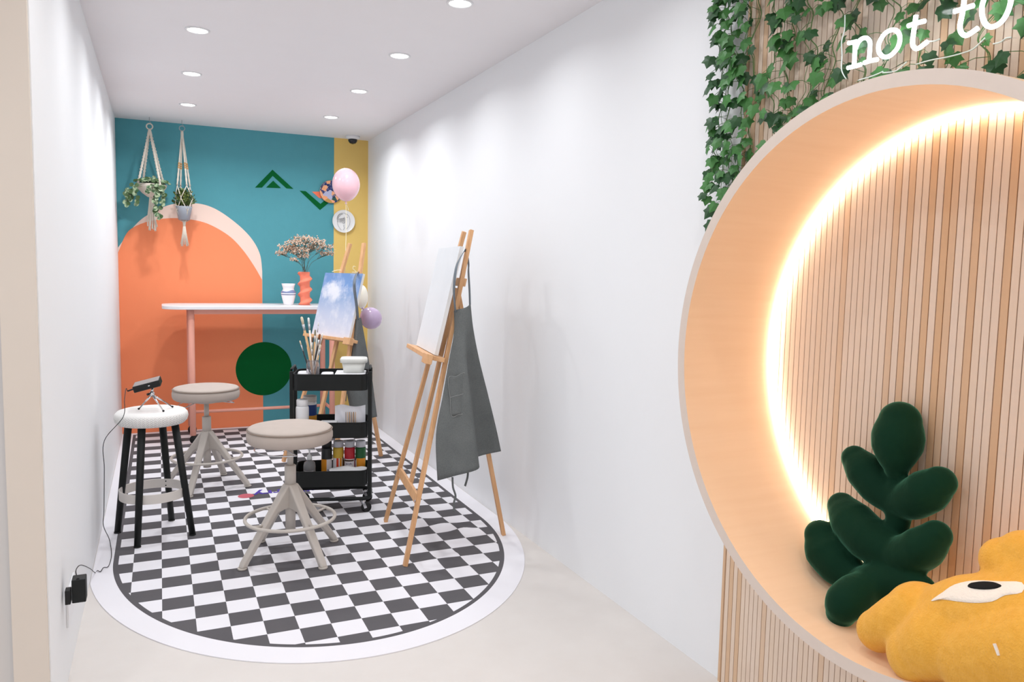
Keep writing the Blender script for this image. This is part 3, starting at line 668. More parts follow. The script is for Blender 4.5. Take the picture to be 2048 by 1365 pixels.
def make_easel(fa, fb, fr, tt, Ht, wtop, cw, ch, zc, sh, canvmat, elabel, clabel, trayhalf, lift, fo=.014):
    fa, fb, fr = Vector((*fa, lift)), Vector((*fb, lift)), Vector((*fr, lift))
    m = (fa+fb)/2; d = fr-m; u = (fb-fa).normalized()
    apex = m+d*tt; apex.z = Ht; up = (apex-m).normalized(); n = up.cross(u).normalized()
    if n.dot(Vector((0, 0, 1.4))-m+Vector((0, 0, 0))) < 0 and n.dot(CAM-m) < 0: n = -n
    if n.dot(CAM-m) < 0: n = -n
    e = thing('wooden_easel', elabel, 'easel', (m.x, m.y, 0))
    La, Lb = apex-u*wtop, apex+u*wtop
    ang = lambda a, b: (b-a).normalized()
    for a, b in ((fa, La), (fb, Lb)): obj('front_leg', MB().bar(a, b+up*.0, .030, .020, n.cross(ang(a, b))), M_pine, e, True, bevel=.002)
    hl = (apex-m).length
    at = lambda z, w=0, f=0: m+up*z+u*w+n*f
    half = lambda z: (fb-fa).length/2*(1-z/hl)+wtop*z/hl
    hg = at(hl*.80, 0, -.03)
    obj('rear_leg', MB().bar(fr, hg, .030, .020, u), M_pine, e, True, bevel=.002)
    h1 = .30; obj('cross_bar', MB().bar(at(h1, -half(h1)-.0, -.004), at(h1, half(h1)+.0, -.004), .045, .016, up), M_pine, e, True, bevel=.002)
    obj('centre_mast', MB().bar(at(h1-.01, 0, -.012), at(hl*.82, 0, -.012), .034, .018, u), M_pine, e, True, bevel=.002)
    h2 = hl*.84; obj('hinge_block', MB().bar(at(h2, -half(h2)-.005, -.016), at(h2, half(h2)+.005, -.016), .04, .018, up), M_pine, e, True, bevel=.002)
    # tray: ledge, lip and clamp block
    obj('canvas_tray', MB().bar(at(zc-.014, -trayhalf+sh, fo+.016), at(zc-.014, trayhalf+sh, fo+.016), .022, .050+fo, up), M_pine, e, True, bevel=.003)
    obj('clamp_block', MB().bar(at(zc-.022, trayhalf+sh-.05, fo+.052), at(zc-.022, trayhalf+sh+.028, fo+.052), .048, .036, up), M_pine, e, True, bevel=.003)
    for w_ in (-1, 1): obj('bolt', MB().cyl(at(h1, w_*half(h1), .012), at(h1, w_*half(h1), .017), .006, n=12), M_chrome, e, True)
    # canvas
    c = thing('canvas', clabel, 'canvas', tuple(at(zc, sh, .03)))
    th = .018; o_ = fo
    P = [at(zc+z, sh+w, o_+f) for f in (0, th) for z in (0, ch) for w in (-cw/2, cw/2)]
    mb = MB().add(P, [(0, 1, 3, 2), (0, 4, 5, 1), (2, 3, 7, 6), (0, 2, 6, 4), (1, 5, 7, 3)], 1).add(P[4:], [(0, 1, 3, 2)], 0)
    o = obj('painted_face', mb, [canvmat, M_cedge], c, True)
    uv = o.data.uv_layers.new(name='uv')
    for pl in o.data.polygons:
        for li, vi in zip(pl.loop_indices, pl.vertices):
            w_ = (root_of(o).matrix_basis @ o.data.vertices[vi].co)-m; uv.data[li].uv = ((w_.dot(u)-sh)/cw+.5, (w_.dot(up)-zc)/ch)
    return e, at, u, up, n
E1 = make_easel((1.108, 4.035), (1.021, 3.371), (1.627, 3.6), .62, 1.59, .075, .50, .535, .99, -.055, M_blank,
    'wooden studio easel with a blank white canvas, against the white wall', 'blank pale canvas on the easel nearest the camera', .28, .0045, .045)
E2 = make_easel((.782, 5.581), (1.01, 4.99), (1.475, 5.508), .65, 1.57, .085, .47, .455, .935, -.035, M_sky,
    'wooden studio easel with the sky painting, behind the black trolley', 'painting of white clouds on a blue sky, on the easel behind the trolley', .30, .0045)

def sheet(name, rows, mat, thick=.002, parent=None, sub=1, nu=24):
    """rows: list of world-space polylines of equal length, lofted smoothly"""
    R = [smooth_path(r, 6) for r in rows]; k = len(R[0]); cols = []
    for i in range(k): cols.append(smooth_path([r[i] for r in R], 6))
    mb = MB(); m_ = len(cols[0]); P = [cols[i][j] for j in range(m_) for i in range(k)]
    mb.add(P, [(j*k+i, j*k+i+1, (j+1)*k+i+1, (j+1)*k+i) for j in range(m_-1) for i in range(k-1)], 0, True)
    return obj(name, mb, mat, parent, True, solid=thick)
# apron 1
c1, c2, c3, c4 = (1.30, 3.42), (1.345, 3.39), (1.395, 3.45), (1.47, 3.56)
ap = thing('apron', 'grey cloth apron hanging from the easel nearest the camera', 'apron', (1.36, 3.44, .4))
V = onV
# (x, y) in the photo per row: left edge, inner, fold ridge, behind fold, right edge
rows = [[V(908, 622, (1.32, 3.47)), V(917, 619, (1.335, 3.45)), V(926, 617, (1.35, 3.45)), V(934, 614, (1.365, 3.46)), V(941, 608, (1.38, 3.48))],
        [V(908, 665, (1.31, 3.45)), V(919, 664, (1.33, 3.43)), V(930, 662, (1.35, 3.43)), V(940, 660, (1.37, 3.455)), V(946, 656, (1.39, 3.48))],
        [V(898, 720, (1.29, 3.42)), V(913, 720, (1.32, 3.40)), V(932, 722, (1.35, 3.39)), V(935, 720, (1.37, 3.47)), V(958, 718, (1.41, 3.50))],
        [V(886, 790, (1.27, 3.40)), V(907, 792, (1.31, 3.37)), V(940, 794, (1.35, 3.35)), V(940, 790, (1.38, 3.49)), V(975, 786, (1.44, 3.52))],
        [V(872, 870, (1.25, 3.38)), V(902, 872, (1.30, 3.34)), V(949, 872, (1.36, 3.32)), V(946, 862, (1.39, 3.51)), V(992, 856, (1.48, 3.55))],
        [V(875, 962, (1.24, 3.37)), V(908, 953, (1.29, 3.32)), V(957, 938, (1.37, 3.30)), V(952, 916, (1.40, 3.52)), V(1002, 903, (1.50, 3.57))]]
obj_ap = sheet('apron_body', rows, M_apron, .002, ap)
pk_ = [[V(897, 756, (1.30, 3.375)), V(912, 753, (1.315, 3.362)), V(931, 747, (1.345, 3.375))], [V(900, 795, (1.295, 3.365)), V(915, 791, (1.31, 3.352)), V(934, 786, (1.345, 3.36))], [V(903, 832, (1.29, 3.355)), V(918, 829, (1.31, 3.34)), V(939, 822, (1.345, 3.35))]]
pko = sheet('pocket', pk_, M_apron, .0025, ap)
mb = MB().tube([p+Vector((-.001, -.004, 0)) for p in smooth_path([pk_[0][0], pk_[1][0], pk_[2][0], pk_[2][1], pk_[2][2], pk_[1][2], pk_[0][2], pk_[0][1]], 4, True)], .0008, 5, closed=True)
mb.tube([p+Vector((-.001, -.004, 0)) for p in smooth_path(pk_[1], 4)], .0008, 5)
obj('stitching', mb, M_stitch, pko, True)
def strap(name, pts, w, parent, mat=M_strap, nrm=None):
    pts = smooth_path(pts, 8); mb = MB(); P = []
    for i, p in enumerate(pts):
        t_ = (pts[min(i+1, len(pts)-1)]-pts[max(i-1, 0)]).normalized(); vd = (CAM-p).normalized() if nrm is None else Vector(nrm); sd = t_.cross(vd).normalized()
        P += [p-sd*w/2, p+sd*w/2]
    mb.add(P, [(2*i, 2*i+1, 2*i+3, 2*i+2) for i in range(len(pts)-1)], 0, True); return obj(name, mb, mat, parent, True, solid=.0015)
NS = (-.9, -.42, .1)
strap('neck_strap', [V(911, 624, (1.32, 3.465)), V(908, 590, (1.28, 3.40)), V(909, 560, (1.26, 3.38)), V(914, 530, (1.27, 3.40)), V(925, 508, (1.31, 3.47)), V(930, 501, (1.37, 3.53)), V(934, 503, (1.43, 3.6))], .016, ap, nrm=NS)
strap('neck_strap', [V(940, 610, (1.38, 3.478)), V(939, 580, (1.39, 3.5)), V(937, 545, (1.40, 3.54)), V(937, 528, (1.43, 3.58)), V(933, 500, (1.44, 3.6))], .012, ap, nrm=NS)
strap('waist_tie', [V(905, 955, (1.29, 3.33)), V(906, 975, (1.29, 3.33)), V(911, 992, (1.29, 3.33)), V(908, 1006, (1.29, 3.33)), V(908, 1024, (1.29, 3.33))], .012, ap, M_apron, nrm=NS)
strap('waist_tie', [V(936, 938, (1.36, 3.37)), V(935, 955, (1.36, 3.37)), V(930, 973, (1.36, 3.37))], .012, ap, M_apron, nrm=NS)
# apron 2
ap = thing('apron', 'grey cloth apron hanging from the easel with the sky painting, behind the trolley', 'apron', (1.30, 5.2, .5))
rows = [[V(710, 640, (1.24, 5.22)), V(713, 638, (1.25, 5.20)), V(716, 637, (1.26, 5.20)), V(719, 636, (1.28, 5.22)), V(722, 636, (1.30, 5.25))],
        [V(703, 700, (1.21, 5.18)), V(708, 700, (1.23, 5.15)), V(714, 700, (1.25, 5.14)), V(724, 699, (1.29, 5.21)), V(733, 697, (1.34, 5.28))],
        [V(696, 760, (1.18, 5.15)), V(703, 762, (1.21, 5.11)), V(716, 764, (1.25, 5.10)), V(728, 762, (1.30, 5.21)), V(744, 758, (1.37, 5.31))],
        [V(693, 780, (1.17, 5.14)), V(702, 790, (1.20, 5.10)), V(720, 795, (1.25, 5.09)), V(731, 793, (1.31, 5.21)), V(748, 788, (1.39, 5.32))],
        [V(704, 835, (1.19, 5.14)), V(712, 838, (1.21, 5.10)), V(723, 840, (1.25, 5.09)), V(735, 838, (1.32, 5.21)), V(754, 834, (1.41, 5.33))]]
sheet('apron_body', rows, M_apron, .002, ap)
NS2 = (-.5, -.85, .1)
strap('neck_strap', [V(716, 640, (1.26, 5.20)), V(713, 610, (1.22, 5.15)), V(709, 580, (1.19, 5.12)), V(709, 562, (1.19, 5.13)), V(713, 548, (1.23, 5.25)), V(718, 543, (1.29, 5.36))], .019, ap, nrm=NS2)
strap('waist_tie', [V(693, 775, (1.17, 5.12)), V(692, 790, (1.17, 5.12)), V(691, 803, (1.17, 5.12))], .010, ap, M_apron, nrm=NS2)

# ------------------------------------------------------------------ balloons
def balloon(label, c, rx, rz, mat, down=True, tilt=None):
    t = thing('balloon', label, 'balloon', tuple(c))
    rot = tilt
    pr = []
    for i in range(25):
        a = PI*i/24; z = -math.cos(a); r = math.sin(a); k = 1 if z > 0 else 1
        pr.append((max(r*rx*(1-.10*max(-z, 0)**2), .0001), z*rz*(1.06 if z < 0 else 1)))
    obj('skin', MB().lathe(pr, n=40, rot=rot), mat, t)
    kn = Vector((0, 0, -rz*1.06)); kn2 = Vector((0, 0, -rz*1.06-.018))
    if rot is not None: kn, kn2 = rot @ kn, rot @ kn2
    obj('knot', MB().tube([kn*.98, kn+(kn2-kn)*.4, kn2], [.004, .005, .009], 10), mat, t)
    return t, kn2
def bmat(nm, rgb, tr_=.25):
    s = N(nm, .18, spec=.6); s.base(lin(rgb)); s.b.inputs['Subsurface Weight'].default_value = .5; s.b.inputs['Subsurface Radius'].default_value = (.05, .04, .04); s.b.inputs['Subsurface Scale'].default_value = .5
    s.b.inputs['Coat Weight'].default_value = .4; s.b.inputs['Coat Roughness'].default_value = .12; return s.m
bc = onV(692, 369, (1.28, 5.62)); br_ = (onV(720, 369, (1.28, 5.62))-onV(664, 369, (1.28, 5.62))).length/2
b1, k1 = balloon('pale pink balloon floating on a ribbon, highest of the three', bc, br_, br_*1.17, bmat('pink_latex', (252, 202, 212)))
kp = bc+k1; rb = V(690, 545, (1.24, 5.52))
o = MB().tube(smooth_path([kp, kp+(rb-kp)*.4+Vector((.004, 0, 0)), rb], 8), .0042, 8, flat=.4)
o.tube(smooth_path([kp, kp+Vector((.012, 0, -.02)), kp+Vector((.018, 0, -.045))], 5), .002, 5)
o.tube(smooth_path([rb, V(682, 541, (1.23, 5.5)), V(673, 541, (1.22, 5.5)), V(664, 544, (1.21, 5.5))], 5), .0024, 5)
o.tube(smooth_path([rb+Vector((.05, 0, 0)), V(712, 544, (1.24, 5.5)), V(706, 538, (1.24, 5.5)), V(707, 533, (1.24, 5.5)), V(711, 534, (1.24, 5.5))], 5), .0022, 5)
o.tube(smooth_path([V(708, 545, (1.24, 5.5)), V(718, 546, (1.24, 5.5)), V(722, 552, (1.24, 5.5))], 5), .0022, 5)
tag(obj('balloon_ribbon', o, M_ribbon), 'cream ribbon tying the pale pink balloon to the top of the sky painting easel', 'ribbon')
c_ = V(742, 637, (1.50, 5.45)); r_ = (V(764, 637, (1.50, 5.45))-V(720, 637, (1.50, 5.45))).length/2
balloon('round lilac balloon beside the white wall, lowest of the three', c_, r_, r_*1.02, bmat('lilac_latex', (202, 180, 212)), tilt=Matrix.Rotation(math.radians(140), 3, 'Y') @ Matrix.Rotation(.5, 3, 'Z'))
c_ = V(724, 594, (1.44, 5.72)); r_ = (V(735.5, 594, (1.44, 5.72))-V(712, 594, (1.44, 5.72))).length/2
balloon('creamy white balloon half hidden behind the sky painting', c_, r_*1.02, r_*2.05*.98, bmat('white_latex', (252, 246, 232)))

# ------------------------------------------------------------------ high table
tz = 1.082
M_tpink = sim('salmon_powder_coat', (248, 176, 156), .45)
tb_ = thing('high_table', 'long high table with a white top and salmon pink legs, in front of the mural', 'table', (.8, 6.58, 0))
q = [(x+.72, y+6.58) for x, y in rrect(1.42, .56, .16, 10)]
obj('table_top', MB().prism(q, lambda a, b, d: (a, b, d), tz-.026, tz), sim('white_laminate', (244, 243, 246), .35, var=.01), tb_, True, bevel=.003)
for y in (6.385, 6.79):
    obj('apron_rail', MB().box((.74, y, tz-.046), (1.06, .022, .038)), M_tpink, tb_, True, bevel=.003)
for x in (.215, 1.29):
    for y in (6.385, 6.79):
        lg = obj('leg', MB().tube([(x, y, .072), (x, y, tz-.027)], .0225, 20), M_tpink, tb_, True)
        ca = obj('caster_wheel', MB().lathe([(.0001, -.013), (.029, -.013), (.034, -.007), (.034, .007), (.029, .013), (.0001, .013)], (x+.008, y, .0385), 24, rot=Matrix.Rotation(PI/2, 3, 'X')), M_rubber, lg, True)
    obj('end_rail', MB().tube([(x, 6.385, .22), (x, 6.79, .22)], .013, 12), M_tpink, tb_, True)
    obj('end_rail', MB().box((x, 6.588, tz-.046), (.022, .40, .038)), M_tpink, tb_, True, bevel=.003)
obj('stretcher', MB().tube([(.215, 6.588, .22), (1.29, 6.588, .22)], .013, 12), M_tpink, tb_, True)

# vases and dried flowers
p = onY(577, 607, 6.56); vx = p.x
s = N('white_glaze', .3); tc = s.n('ShaderNodeTexCoord'); sx = s.n('ShaderNodeSeparateXYZ'); s.l(tc.outputs['Object'], sx.inputs[0])
w_ = s.math('MULTIPLY', s.math('SINE', s.math('MULTIPLY', sx.outputs[0], 60)), .006); zz = s.math('SUBTRACT', sx.outputs[2], w_)
band = s.math('MULTIPLY', s.math('GREATER_THAN', sx.outputs[2], .098), s.math('LESS_THAN', zz, .118)); line = s.math('MULTIPLY', s.math('GREATER_THAN', sx.outputs[2], .083), s.math('LESS_THAN', sx.outputs[2], .089))
s.base(s.mix(line, s.mix(band, lin((242, 242, 244)), lin((128, 140, 178))), lin((50, 60, 128)))); M_vase = s.m
t = tag(obj('white_vase', MB().lathe([(.0001, 0), (.036, 0), (.040, .01), (.050, .05), (.058, .085), (.060, .100), (.057, .112), (.047, .122), (.043, .132), (.047, .150), (.055, .176), (.051, .176), (.040, .134), (.0001, .130)], n=44), M_vase), 'small white vase with a blue painted wave band on the high table', 'vase')
t.location = (vx, 6.56, tz+.0005)
p = onY(610, 606, 6.56)
def tri(x): x = (x % 1); return 1-abs(2*x-1)*2
pr = [(.047, i*.275/48) for i in range(49)]
mb = MB().lathe([(.0001, 0)]+pr+[(.040, .275), (.038, .24), (.0001, .235)], n=56, fr=lambda a, z: 1+(.44*(max(0, tri(z/.088-a/(2*PI)))**.9)-.16 if z > 0 else 0))
t = tag(obj('wavy_vase', mb, sim('coral_ceramic', (255, 140, 112), .6, var=.03)), 'tall coral orange vase with wavy sides holding dried flowers', 'vase')
t.location = (p.x, 6.56, tz+.0005); wv_ = Vector((p.x, 6.56, tz))
M_stem = sim('dry_stem', (96, 96, 74), .9); M_blo = sim('dry_blossom', (236, 208, 186), .95, var=.15, vscale=90); M_blo2 = sim('dry_blossom_dark', (176, 134, 102), .95)
random.seed(11)
clus = [((575, 492), .045), ((592, 483), .05), ((612, 476), .055), ((632, 482), .05), ((650, 492), .04), ((563, 505), .03), ((600, 500), .045), ((655, 505), .035), ((606, 510), .03), ((585, 498), .04), ((622, 495), .045), ((588, 518), .02)]
lbl = ['spray of dried pinkish flowers reaching far left over the table', 'dried flower spray left of centre, near the crown of the bouquet', 'dried flower spray at the very top of the bouquet', 'dried flower spray right of the top of the bouquet', 'dried flower spray arching right against the yellow stripe', 'low dried flower spray drooping furthest left', 'dried flower spray in the middle front of the bouquet', 'dried flower spray drooping furthest right', 'short dried flower spray just above the coral vase', 'dried flower spray in the left middle of the bouquet', 'dried flower spray in the right middle of the bouquet', 'shortest dried sprig low on the left over the coral vase']
for (q_, R_), lb in zip(clus, lbl):
    c = onY(q_[0], q_[1], 6.56+random.uniform(-.07, .07))
    b0 = wv_+Vector((random.uniform(-.015, .015), random.uniform(-.015, .015), .245))
    t = thing('dried_flower_spray', lb, 'dried flowers', tuple(b0), 0, 'dried flower sprays in the coral vase')
    md = b0+(c-b0)*.5+Vector((-(c-b0).x*.22, 0, .01)); st = smooth_path([b0, md, c+Vector((0, 0, -R_*.6))], 6)
    mb = MB().tube(st, .0014, 5); fl = MB(); nb = int(125*(R_/.05)**1.3)+22
    for i in range(nb):
        a = random.uniform(0, 2*PI); rr = R_*1.75*math.sqrt(random.random()); z = random.gauss(0, R_*.28)-(rr/R_)**2*R_*.10
        e = c+Vector((rr*math.cos(a), rr*math.sin(a)*.7, z))
        if i % 3 == 0: s0 = st[random.randint(len(st)*2//3, len(st)-1)]; mb.tube([s0, e], .0006, 4, caps=False)
        fl.ball(e, random.uniform(.0028, .006), 6, 4, mi=0 if random.random() < .8 else 1)
    obj('stems', mb, M_stem, t, True); o = obj('blossoms', fl, [M_blo, M_blo2], t, True); o['kind'] = 'stuff'

# ------------------------------------------------------------------ wall plates on the yellow stripe
s = N('floral_patchwork_print', .6); v = s.coord((1, 1, 1)); vo = s.n('ShaderNodeTexVoronoi'); vo.inputs['Scale'].default_value = 27; s.l(v, vo.inputs['Vector'])
rp = s.n('ShaderNodeValToRGB'); rp.color_ramp.interpolation = 'CONSTANT'; sv = s.n('ShaderNodeSeparateColor'); s.l(vo.outputs['Color'], sv.inputs[0]); s.l(sv.outputs[0], rp.inputs[0])
el = rp.color_ramp.elements; el[0].color = (*lin((36, 52, 112)), 1); el[1].position = .9; el[1].color = (*lin((196, 150, 80)), 1)
for p_, c_ in ((.35, (244, 168, 120)), (.55, (30, 44, 96)), (.72, (184, 186, 216)), (.8, (36, 84, 72))): e = el.new(p_); e.color = (*lin(c_), 1)
v2 = s.n('ShaderNodeTexVoronoi'); v2.inputs['Scale'].default_value = 110; s.l(v, v2.inputs['Vector']); dt = s.math('LESS_THAN', v2.outputs['Distance'], .26)
s.base(s.mix(s.math('MULTIPLY', dt, s.math('LESS_THAN', sv.outputs[0], .7)), rp.outputs[0], lin((244, 226, 206)))); M_flor = s.m
rotX = Matrix.Rotation(PI/2, 3, 'X')
a_ = onY(662, 384, YB-.012)
t = thing('patterned_plate', 'round navy and peach floral patterned plate on the wall behind the pink balloon', 'wall plate', tuple(a_))
obj('face', MB().lathe([(.0001, .0), (.075, .001), (.096, .005), (.098, .007)], n=48, rot=rotX), M_flor, t)
obj('back', MB().lathe([(.099, .0085), (.1, .006), (.097, -.002), (.06, -.009), (.0001, -.009)], n=48, rot=rotX, caps=False), sim('peach_rim', (236, 190, 170), .5), t)
a_ = onY(687, 443, YB-.014)
t = thing('line_art_plate', 'round white wall plate with a black line drawing of a face and hand', 'wall plate', tuple(a_))
obj('plate', MB().lathe([(.0001, .002), (.07, .003), (.094, .006), (.1, .011), (.101, .012), (.099, .004), (.07, -.010), (.0001, -.011)], n=48, rot=rotX), sim('white_ceramic', (240, 240, 240), .3), t)
mb = MB(); Lp = lambda pts: mb.tube(smooth_path([Vector((a_.x+x, a_.y-.0115-(.0035 if abs(x)+abs(z) > .08 else .002), a_.z+z)) for x, z in pts], 5), [.0011]*(5*(len(pts)-1)+1), 5)
Lp([(-.055, -.01), (-.06, .03), (-.035, .065), (0, .073), (.035, .06), (.052, .03), (.055, -.01), (.045, -.04), (.02, -.075)])
Lp([(-.058, .0), (-.052, -.035), (-.03, -.07), (-.018, -.08)])
Lp([(.004, .04), (.002, .02), (.008, -.005), (.002, -.02), (-.012, -.015)]); Lp([(.002, -.03), (.0, -.045), (.006, -.06), (-.008, -.08)])
for k in range(4): Lp([(-.048+k*.013, -.012+.004*k), (-.046+k*.013, .012+.004*k), (-.03+k*.013, .02+.002*k), (-.034+k*.013, -.015)])
Lp([(.018, .035), (.028, .038), (.036, .034)]); Lp([(-.056, .02), (-.05, .045), (-.032, .062), (-.01, .066), (-.03, .055), (-.045, .035), (-.054, .01)]); Lp([(.012, .066), (.02, .058), (.028, .058)])
obj('line_drawing', mb, sim('black_line', (38, 36, 40), .7), t, True)

# ------------------------------------------------------------------ hanging plants
M_hook = sim('steel_hook', (170, 172, 175), .35, metal=.8)
def leafball(mb, c, r, nrm, cup=.2, n=9, mi=0):
    nrm = nrm.normalized(); u = nrm.orthogonal().normalized(); w = nrm.cross(u); P = [c-nrm*r*cup]
    for i in range(n): a = 2*PI*i/n; P.append(c+u*(r*math.cos(a))+w*(r*math.sin(a)*.88))
    mb.add(P, [(0, 1+i, 1+(i+1) % n) for i in range(n)], mi, True)
random.seed(3)
P1 = onV(299, 253, (-.05, 6.80)); hx, hy = P1.x, P1.y
mac = thing('macrame_hanger', 'cream knotted macrame hanger holding the trailing plant, by the left wall', 'plant hanger', (hx, hy, H))
obj('ceiling_hook', MB().tube([(hx, hy, H), (hx, hy, H-.03), (hx+.01, hy, H-.045), (hx, hy, H-.055), (hx-.008, hy, H-.048)], .002, 6), M_hook, mac, True)
zr = P1.z; obj('hanging_ring', MB().tube([(hx+.022*math.cos(a*PI/12), hy, zr+.022*math.sin(a*PI/12)) for a in range(24)], .005, 8, closed=True), M_cotton, mac, True)
bz, brr = 2.01, .115; bx, by = hx+.005, hy
top = Vector((hx, hy, zr-.022))
for k in range(4):
    a = math.radians(35+90*k); e = Vector((bx+brr*math.cos(a), by+brr*math.sin(a), bz)); pts = []; rs = []
    for i in range(41):
        f = i/40; pts.append(top+(e-top)*f+Vector((.0, 0, 0))); rs.append(.0058+.0062*abs(math.sin(i*1.35))**2 if f > .1 else .010)
    obj('knotted_cord', MB().tube(pts, rs, 8), M_cotton, mac, True)
basket = MB().lathe([(.03, bz-.085), (.07, bz-.055), (.105, bz-.015), (.116, bz+.012), (.110, bz+.012), (.1, bz-.015), (.065, bz-.05), (.0001, bz-.075)], (bx, by, 0), 40)
obj('net_basket', basket, M_cotton, mac, True)
mb = MB()
for k in range(14):
    a = k*2*PI/14; f = random.uniform(.6, 1); x0, y0 = bx+.020*math.cos(a), by+.02*math.sin(a)
    mb.tube(smooth_path([(bx+.012*math.cos(a), by+.012*math.sin(a), bz-.075), (x0, y0, bz-.16), (bx+.034*math.cos(a)*f, by+.03*math.sin(a), bz-.26), (bx+.04*math.cos(a)*f+.008*math.sin(k), by+.03*math.sin(a), bz-.335+.02*math.sin(k*2))], 5), .0048, 6)
mb.tube([(bx, by, bz-.07), (bx, by, bz-.10)], .018, 12)
obj('tassel', mb, M_cotton, mac, True)
M_varg = N('variegated_leaf', .5); s = M_varg; v = s.coord(); vv_ = s.noise(45, 2, v); mr = s.n('ShaderNodeMapRange'); mr.inputs[1].default_value = .42; mr.inputs[2].default_value = .62; s.l(vv_, mr.inputs[0])
s.base(s.mix(mr.outputs[0], lin((66, 100, 66)), lin((170, 186, 150)))); M_varg = s.m
M_dkleaf = sim('dark_leaf', (66, 92, 50), .5, var=.3, vscale=50); M_vine = sim('vine_stem', (112, 132, 84), .8)
tp = thing('trailing_plant', 'trailing plant with round variegated leaves in the macrame hanger by the left wall', 'potted plant', (bx, by, bz-.05))
mb = MB(); st = MB()
for i in range(170):
    a = random.uniform(0, 2*PI); r = .125*math.sqrt(random.random())*1.05; c = Vector((bx+r*math.cos(a), by+r*math.sin(a), bz+.03+random.uniform(-.02, .045)*(1.2-r/.12)))
    leafball(mb, c, random.uniform(.012, .02), Vector((math.cos(a)*.7+random.uniform(-.4, .4), math.sin(a)*.7-.5, .8)), mi=0 if random.random() < .55 else 1)
trail = [(V(262, 372, (-.06, 6.72)), V(253, 385, (-.06, 6.70)), V(256, 398, (-.06, 6.70)), V(252, 412, (-.06, 6.70))),
         (V(270, 378, (-.05, 6.70)), V(263, 385, (-.05, 6.70)), V(258, 400, (-.05, 6.70))), (V(276, 372, (-.05, 6.70)), V(272, 392, (-.05, 6.70)), V(273, 408, (-.05, 6.70))),
         (V(308, 372, (-.02, 6.70)), V(312, 390, (-.02, 6.70)), V(312, 408, (-.02, 6.70)), V(317, 432, (-.02, 6.70))), (V(320, 370, (0, 6.72)), V(327, 380, (0, 6.70)), V(326, 392, (0, 6.70)), V(322, 415, (0, 6.70))),
         (V(300, 374, (-.02, 6.68)), V(297, 385, (-.02, 6.68))), (V(312, 370, (0, 6.68)), V(318, 378, (0, 6.68)), V(314, 388, (0, 6.68)), V(311, 400, (0, 6.68)), V(313, 420, (0, 6.68)), V(319, 438, (0, 6.68)))]
for tr_ in trail:
    pth = smooth_path([Vector((bx, by-.06, bz+.02))]+list(tr_), 5); st.tube(pth, .0013, 5)
    for i in range(5, len(pth)):
        if random.random() < .95: leafball(mb, pth[i]+Vector((random.uniform(-.015, .015), random.uniform(-.02, .0), random.uniform(-.01, .01))), random.uniform(.014, .022), Vector((random.uniform(-.5, .5), -1, random.uniform(-.2, .6))), mi=0 if random.random() < .7 else 1)
obj('leaves', mb, [M_varg, M_dkleaf], tp, True); obj('vines', st, M_vine, tp, True)
obj('soil_pot', MB().lathe([(.0001, bz-.048), (.055, bz-.045), (.09, bz-.008), (.092, bz+.008), (.0001, bz+.006)], (bx, by, 0), 32), sim('dark_pot', (70, 60, 52), .8), tp, True)

P2 = onV(364, 257, (.17, 6.80)); hx, hy = P2.x, P2.y; zr = P2.z
mac = thing('macrame_hanger', 'cream macrame hanger with wooden beads holding the grey pot over the arch', 'plant hanger', (hx, hy, H))
obj('ceiling_hook', MB().tube([(hx, hy, H), (hx, hy, H-.03), (hx+.01, hy, H-.04), (hx, hy, H-.05)], .002, 6), M_hook, mac, True)
obj('hanging_ring', MB().tube([(hx+.020*math.cos(a*PI/12), hy, zr+.020*math.sin(a*PI/12)) for a in range(24)], .003, 8, closed=True), M_hook, mac, True)
pz = 1.755; pc_ = Vector((hx+.005, hy, 0)); top = Vector((hx, hy, zr-.02)); pth_all = []
kn_z = 2.03
for k in range(4):
    a = math.radians(25+90*k); e = Vector((pc_.x+.052*math.cos(a), pc_.y+.052*math.sin(a), kn_z)); c = obj('cord', MB().tube([top+(e-top)*f/20 for f in range(21)], [.009]*2+[.0062]*12+[.0075, .006, .008, .006, .008, .006, .0085], 8), M_cotton, mac, True)
    for q_ in (.60, .64, .68): bb = obj('bead', MB().ball(top+(e-top)*q_, .0095, 12, 8), wood('bead_wood', (206, 160, 104), (186, 138, 84)), mac, True)
mb = MB()
for k in range(4):
    a = math.radians(25+90*k); e = Vector((pc_.x+.052*math.cos(a), pc_.y+.052*math.sin(a), kn_z))
    for sg in (-1, 1):
        a2 = a+sg*PI/4; m_ = Vector((pc_.x+.068*math.cos(a2), pc_.y+.068*math.sin(a2), 1.925)); mb.tube([e, m_], .0035, 6)
        a3 = a2+sg*PI/4; n_ = Vector((pc_.x+.058*math.cos(a3), pc_.y+.058*math.sin(a3), 1.825)); mb.tube([m_, n_], .0035, 6); mb.tube([n_, Vector((pc_.x+.03*math.cos(a3), pc_.y+.03*math.sin(a3), pz-.006))], .0035, 6)
mb.tube([(pc_.x, pc_.y, pz-.002), (pc_.x, pc_.y, pz-.05)], [.014, .010], 10)
for k in range(4):
    a = math.radians(25+90*k); mb.tube([Vector((pc_.x+.03*math.cos(a), pc_.y+.03*math.sin(a), pz-.006)), Vector((pc_.x, pc_.y, pz-.015))], .0035, 6)
obj('net', mb, M_cotton, mac, True); mb = MB()
for k in range(12):
    a = k*2*PI/12; mb.tube([(pc_.x+.006*math.cos(a), pc_.y+.006*math.sin(a), pz-.04), (pc_.x+.012*math.cos(a), pc_.y+.012*math.sin(a), pz-.10), (pc_.x+.028*math.cos(a), pc_.y+.02*math.sin(a), pz-.20-.01*math.sin(k*2))], [.003, .004, .0045], 6)
obj('tassel', mb, M_cotton, mac, True)
pt = thing('potted_bush', 'small bushy green plant in a grey pot hanging in front of the orange arch', 'potted plant', (pc_.x, pc_.y, pz))
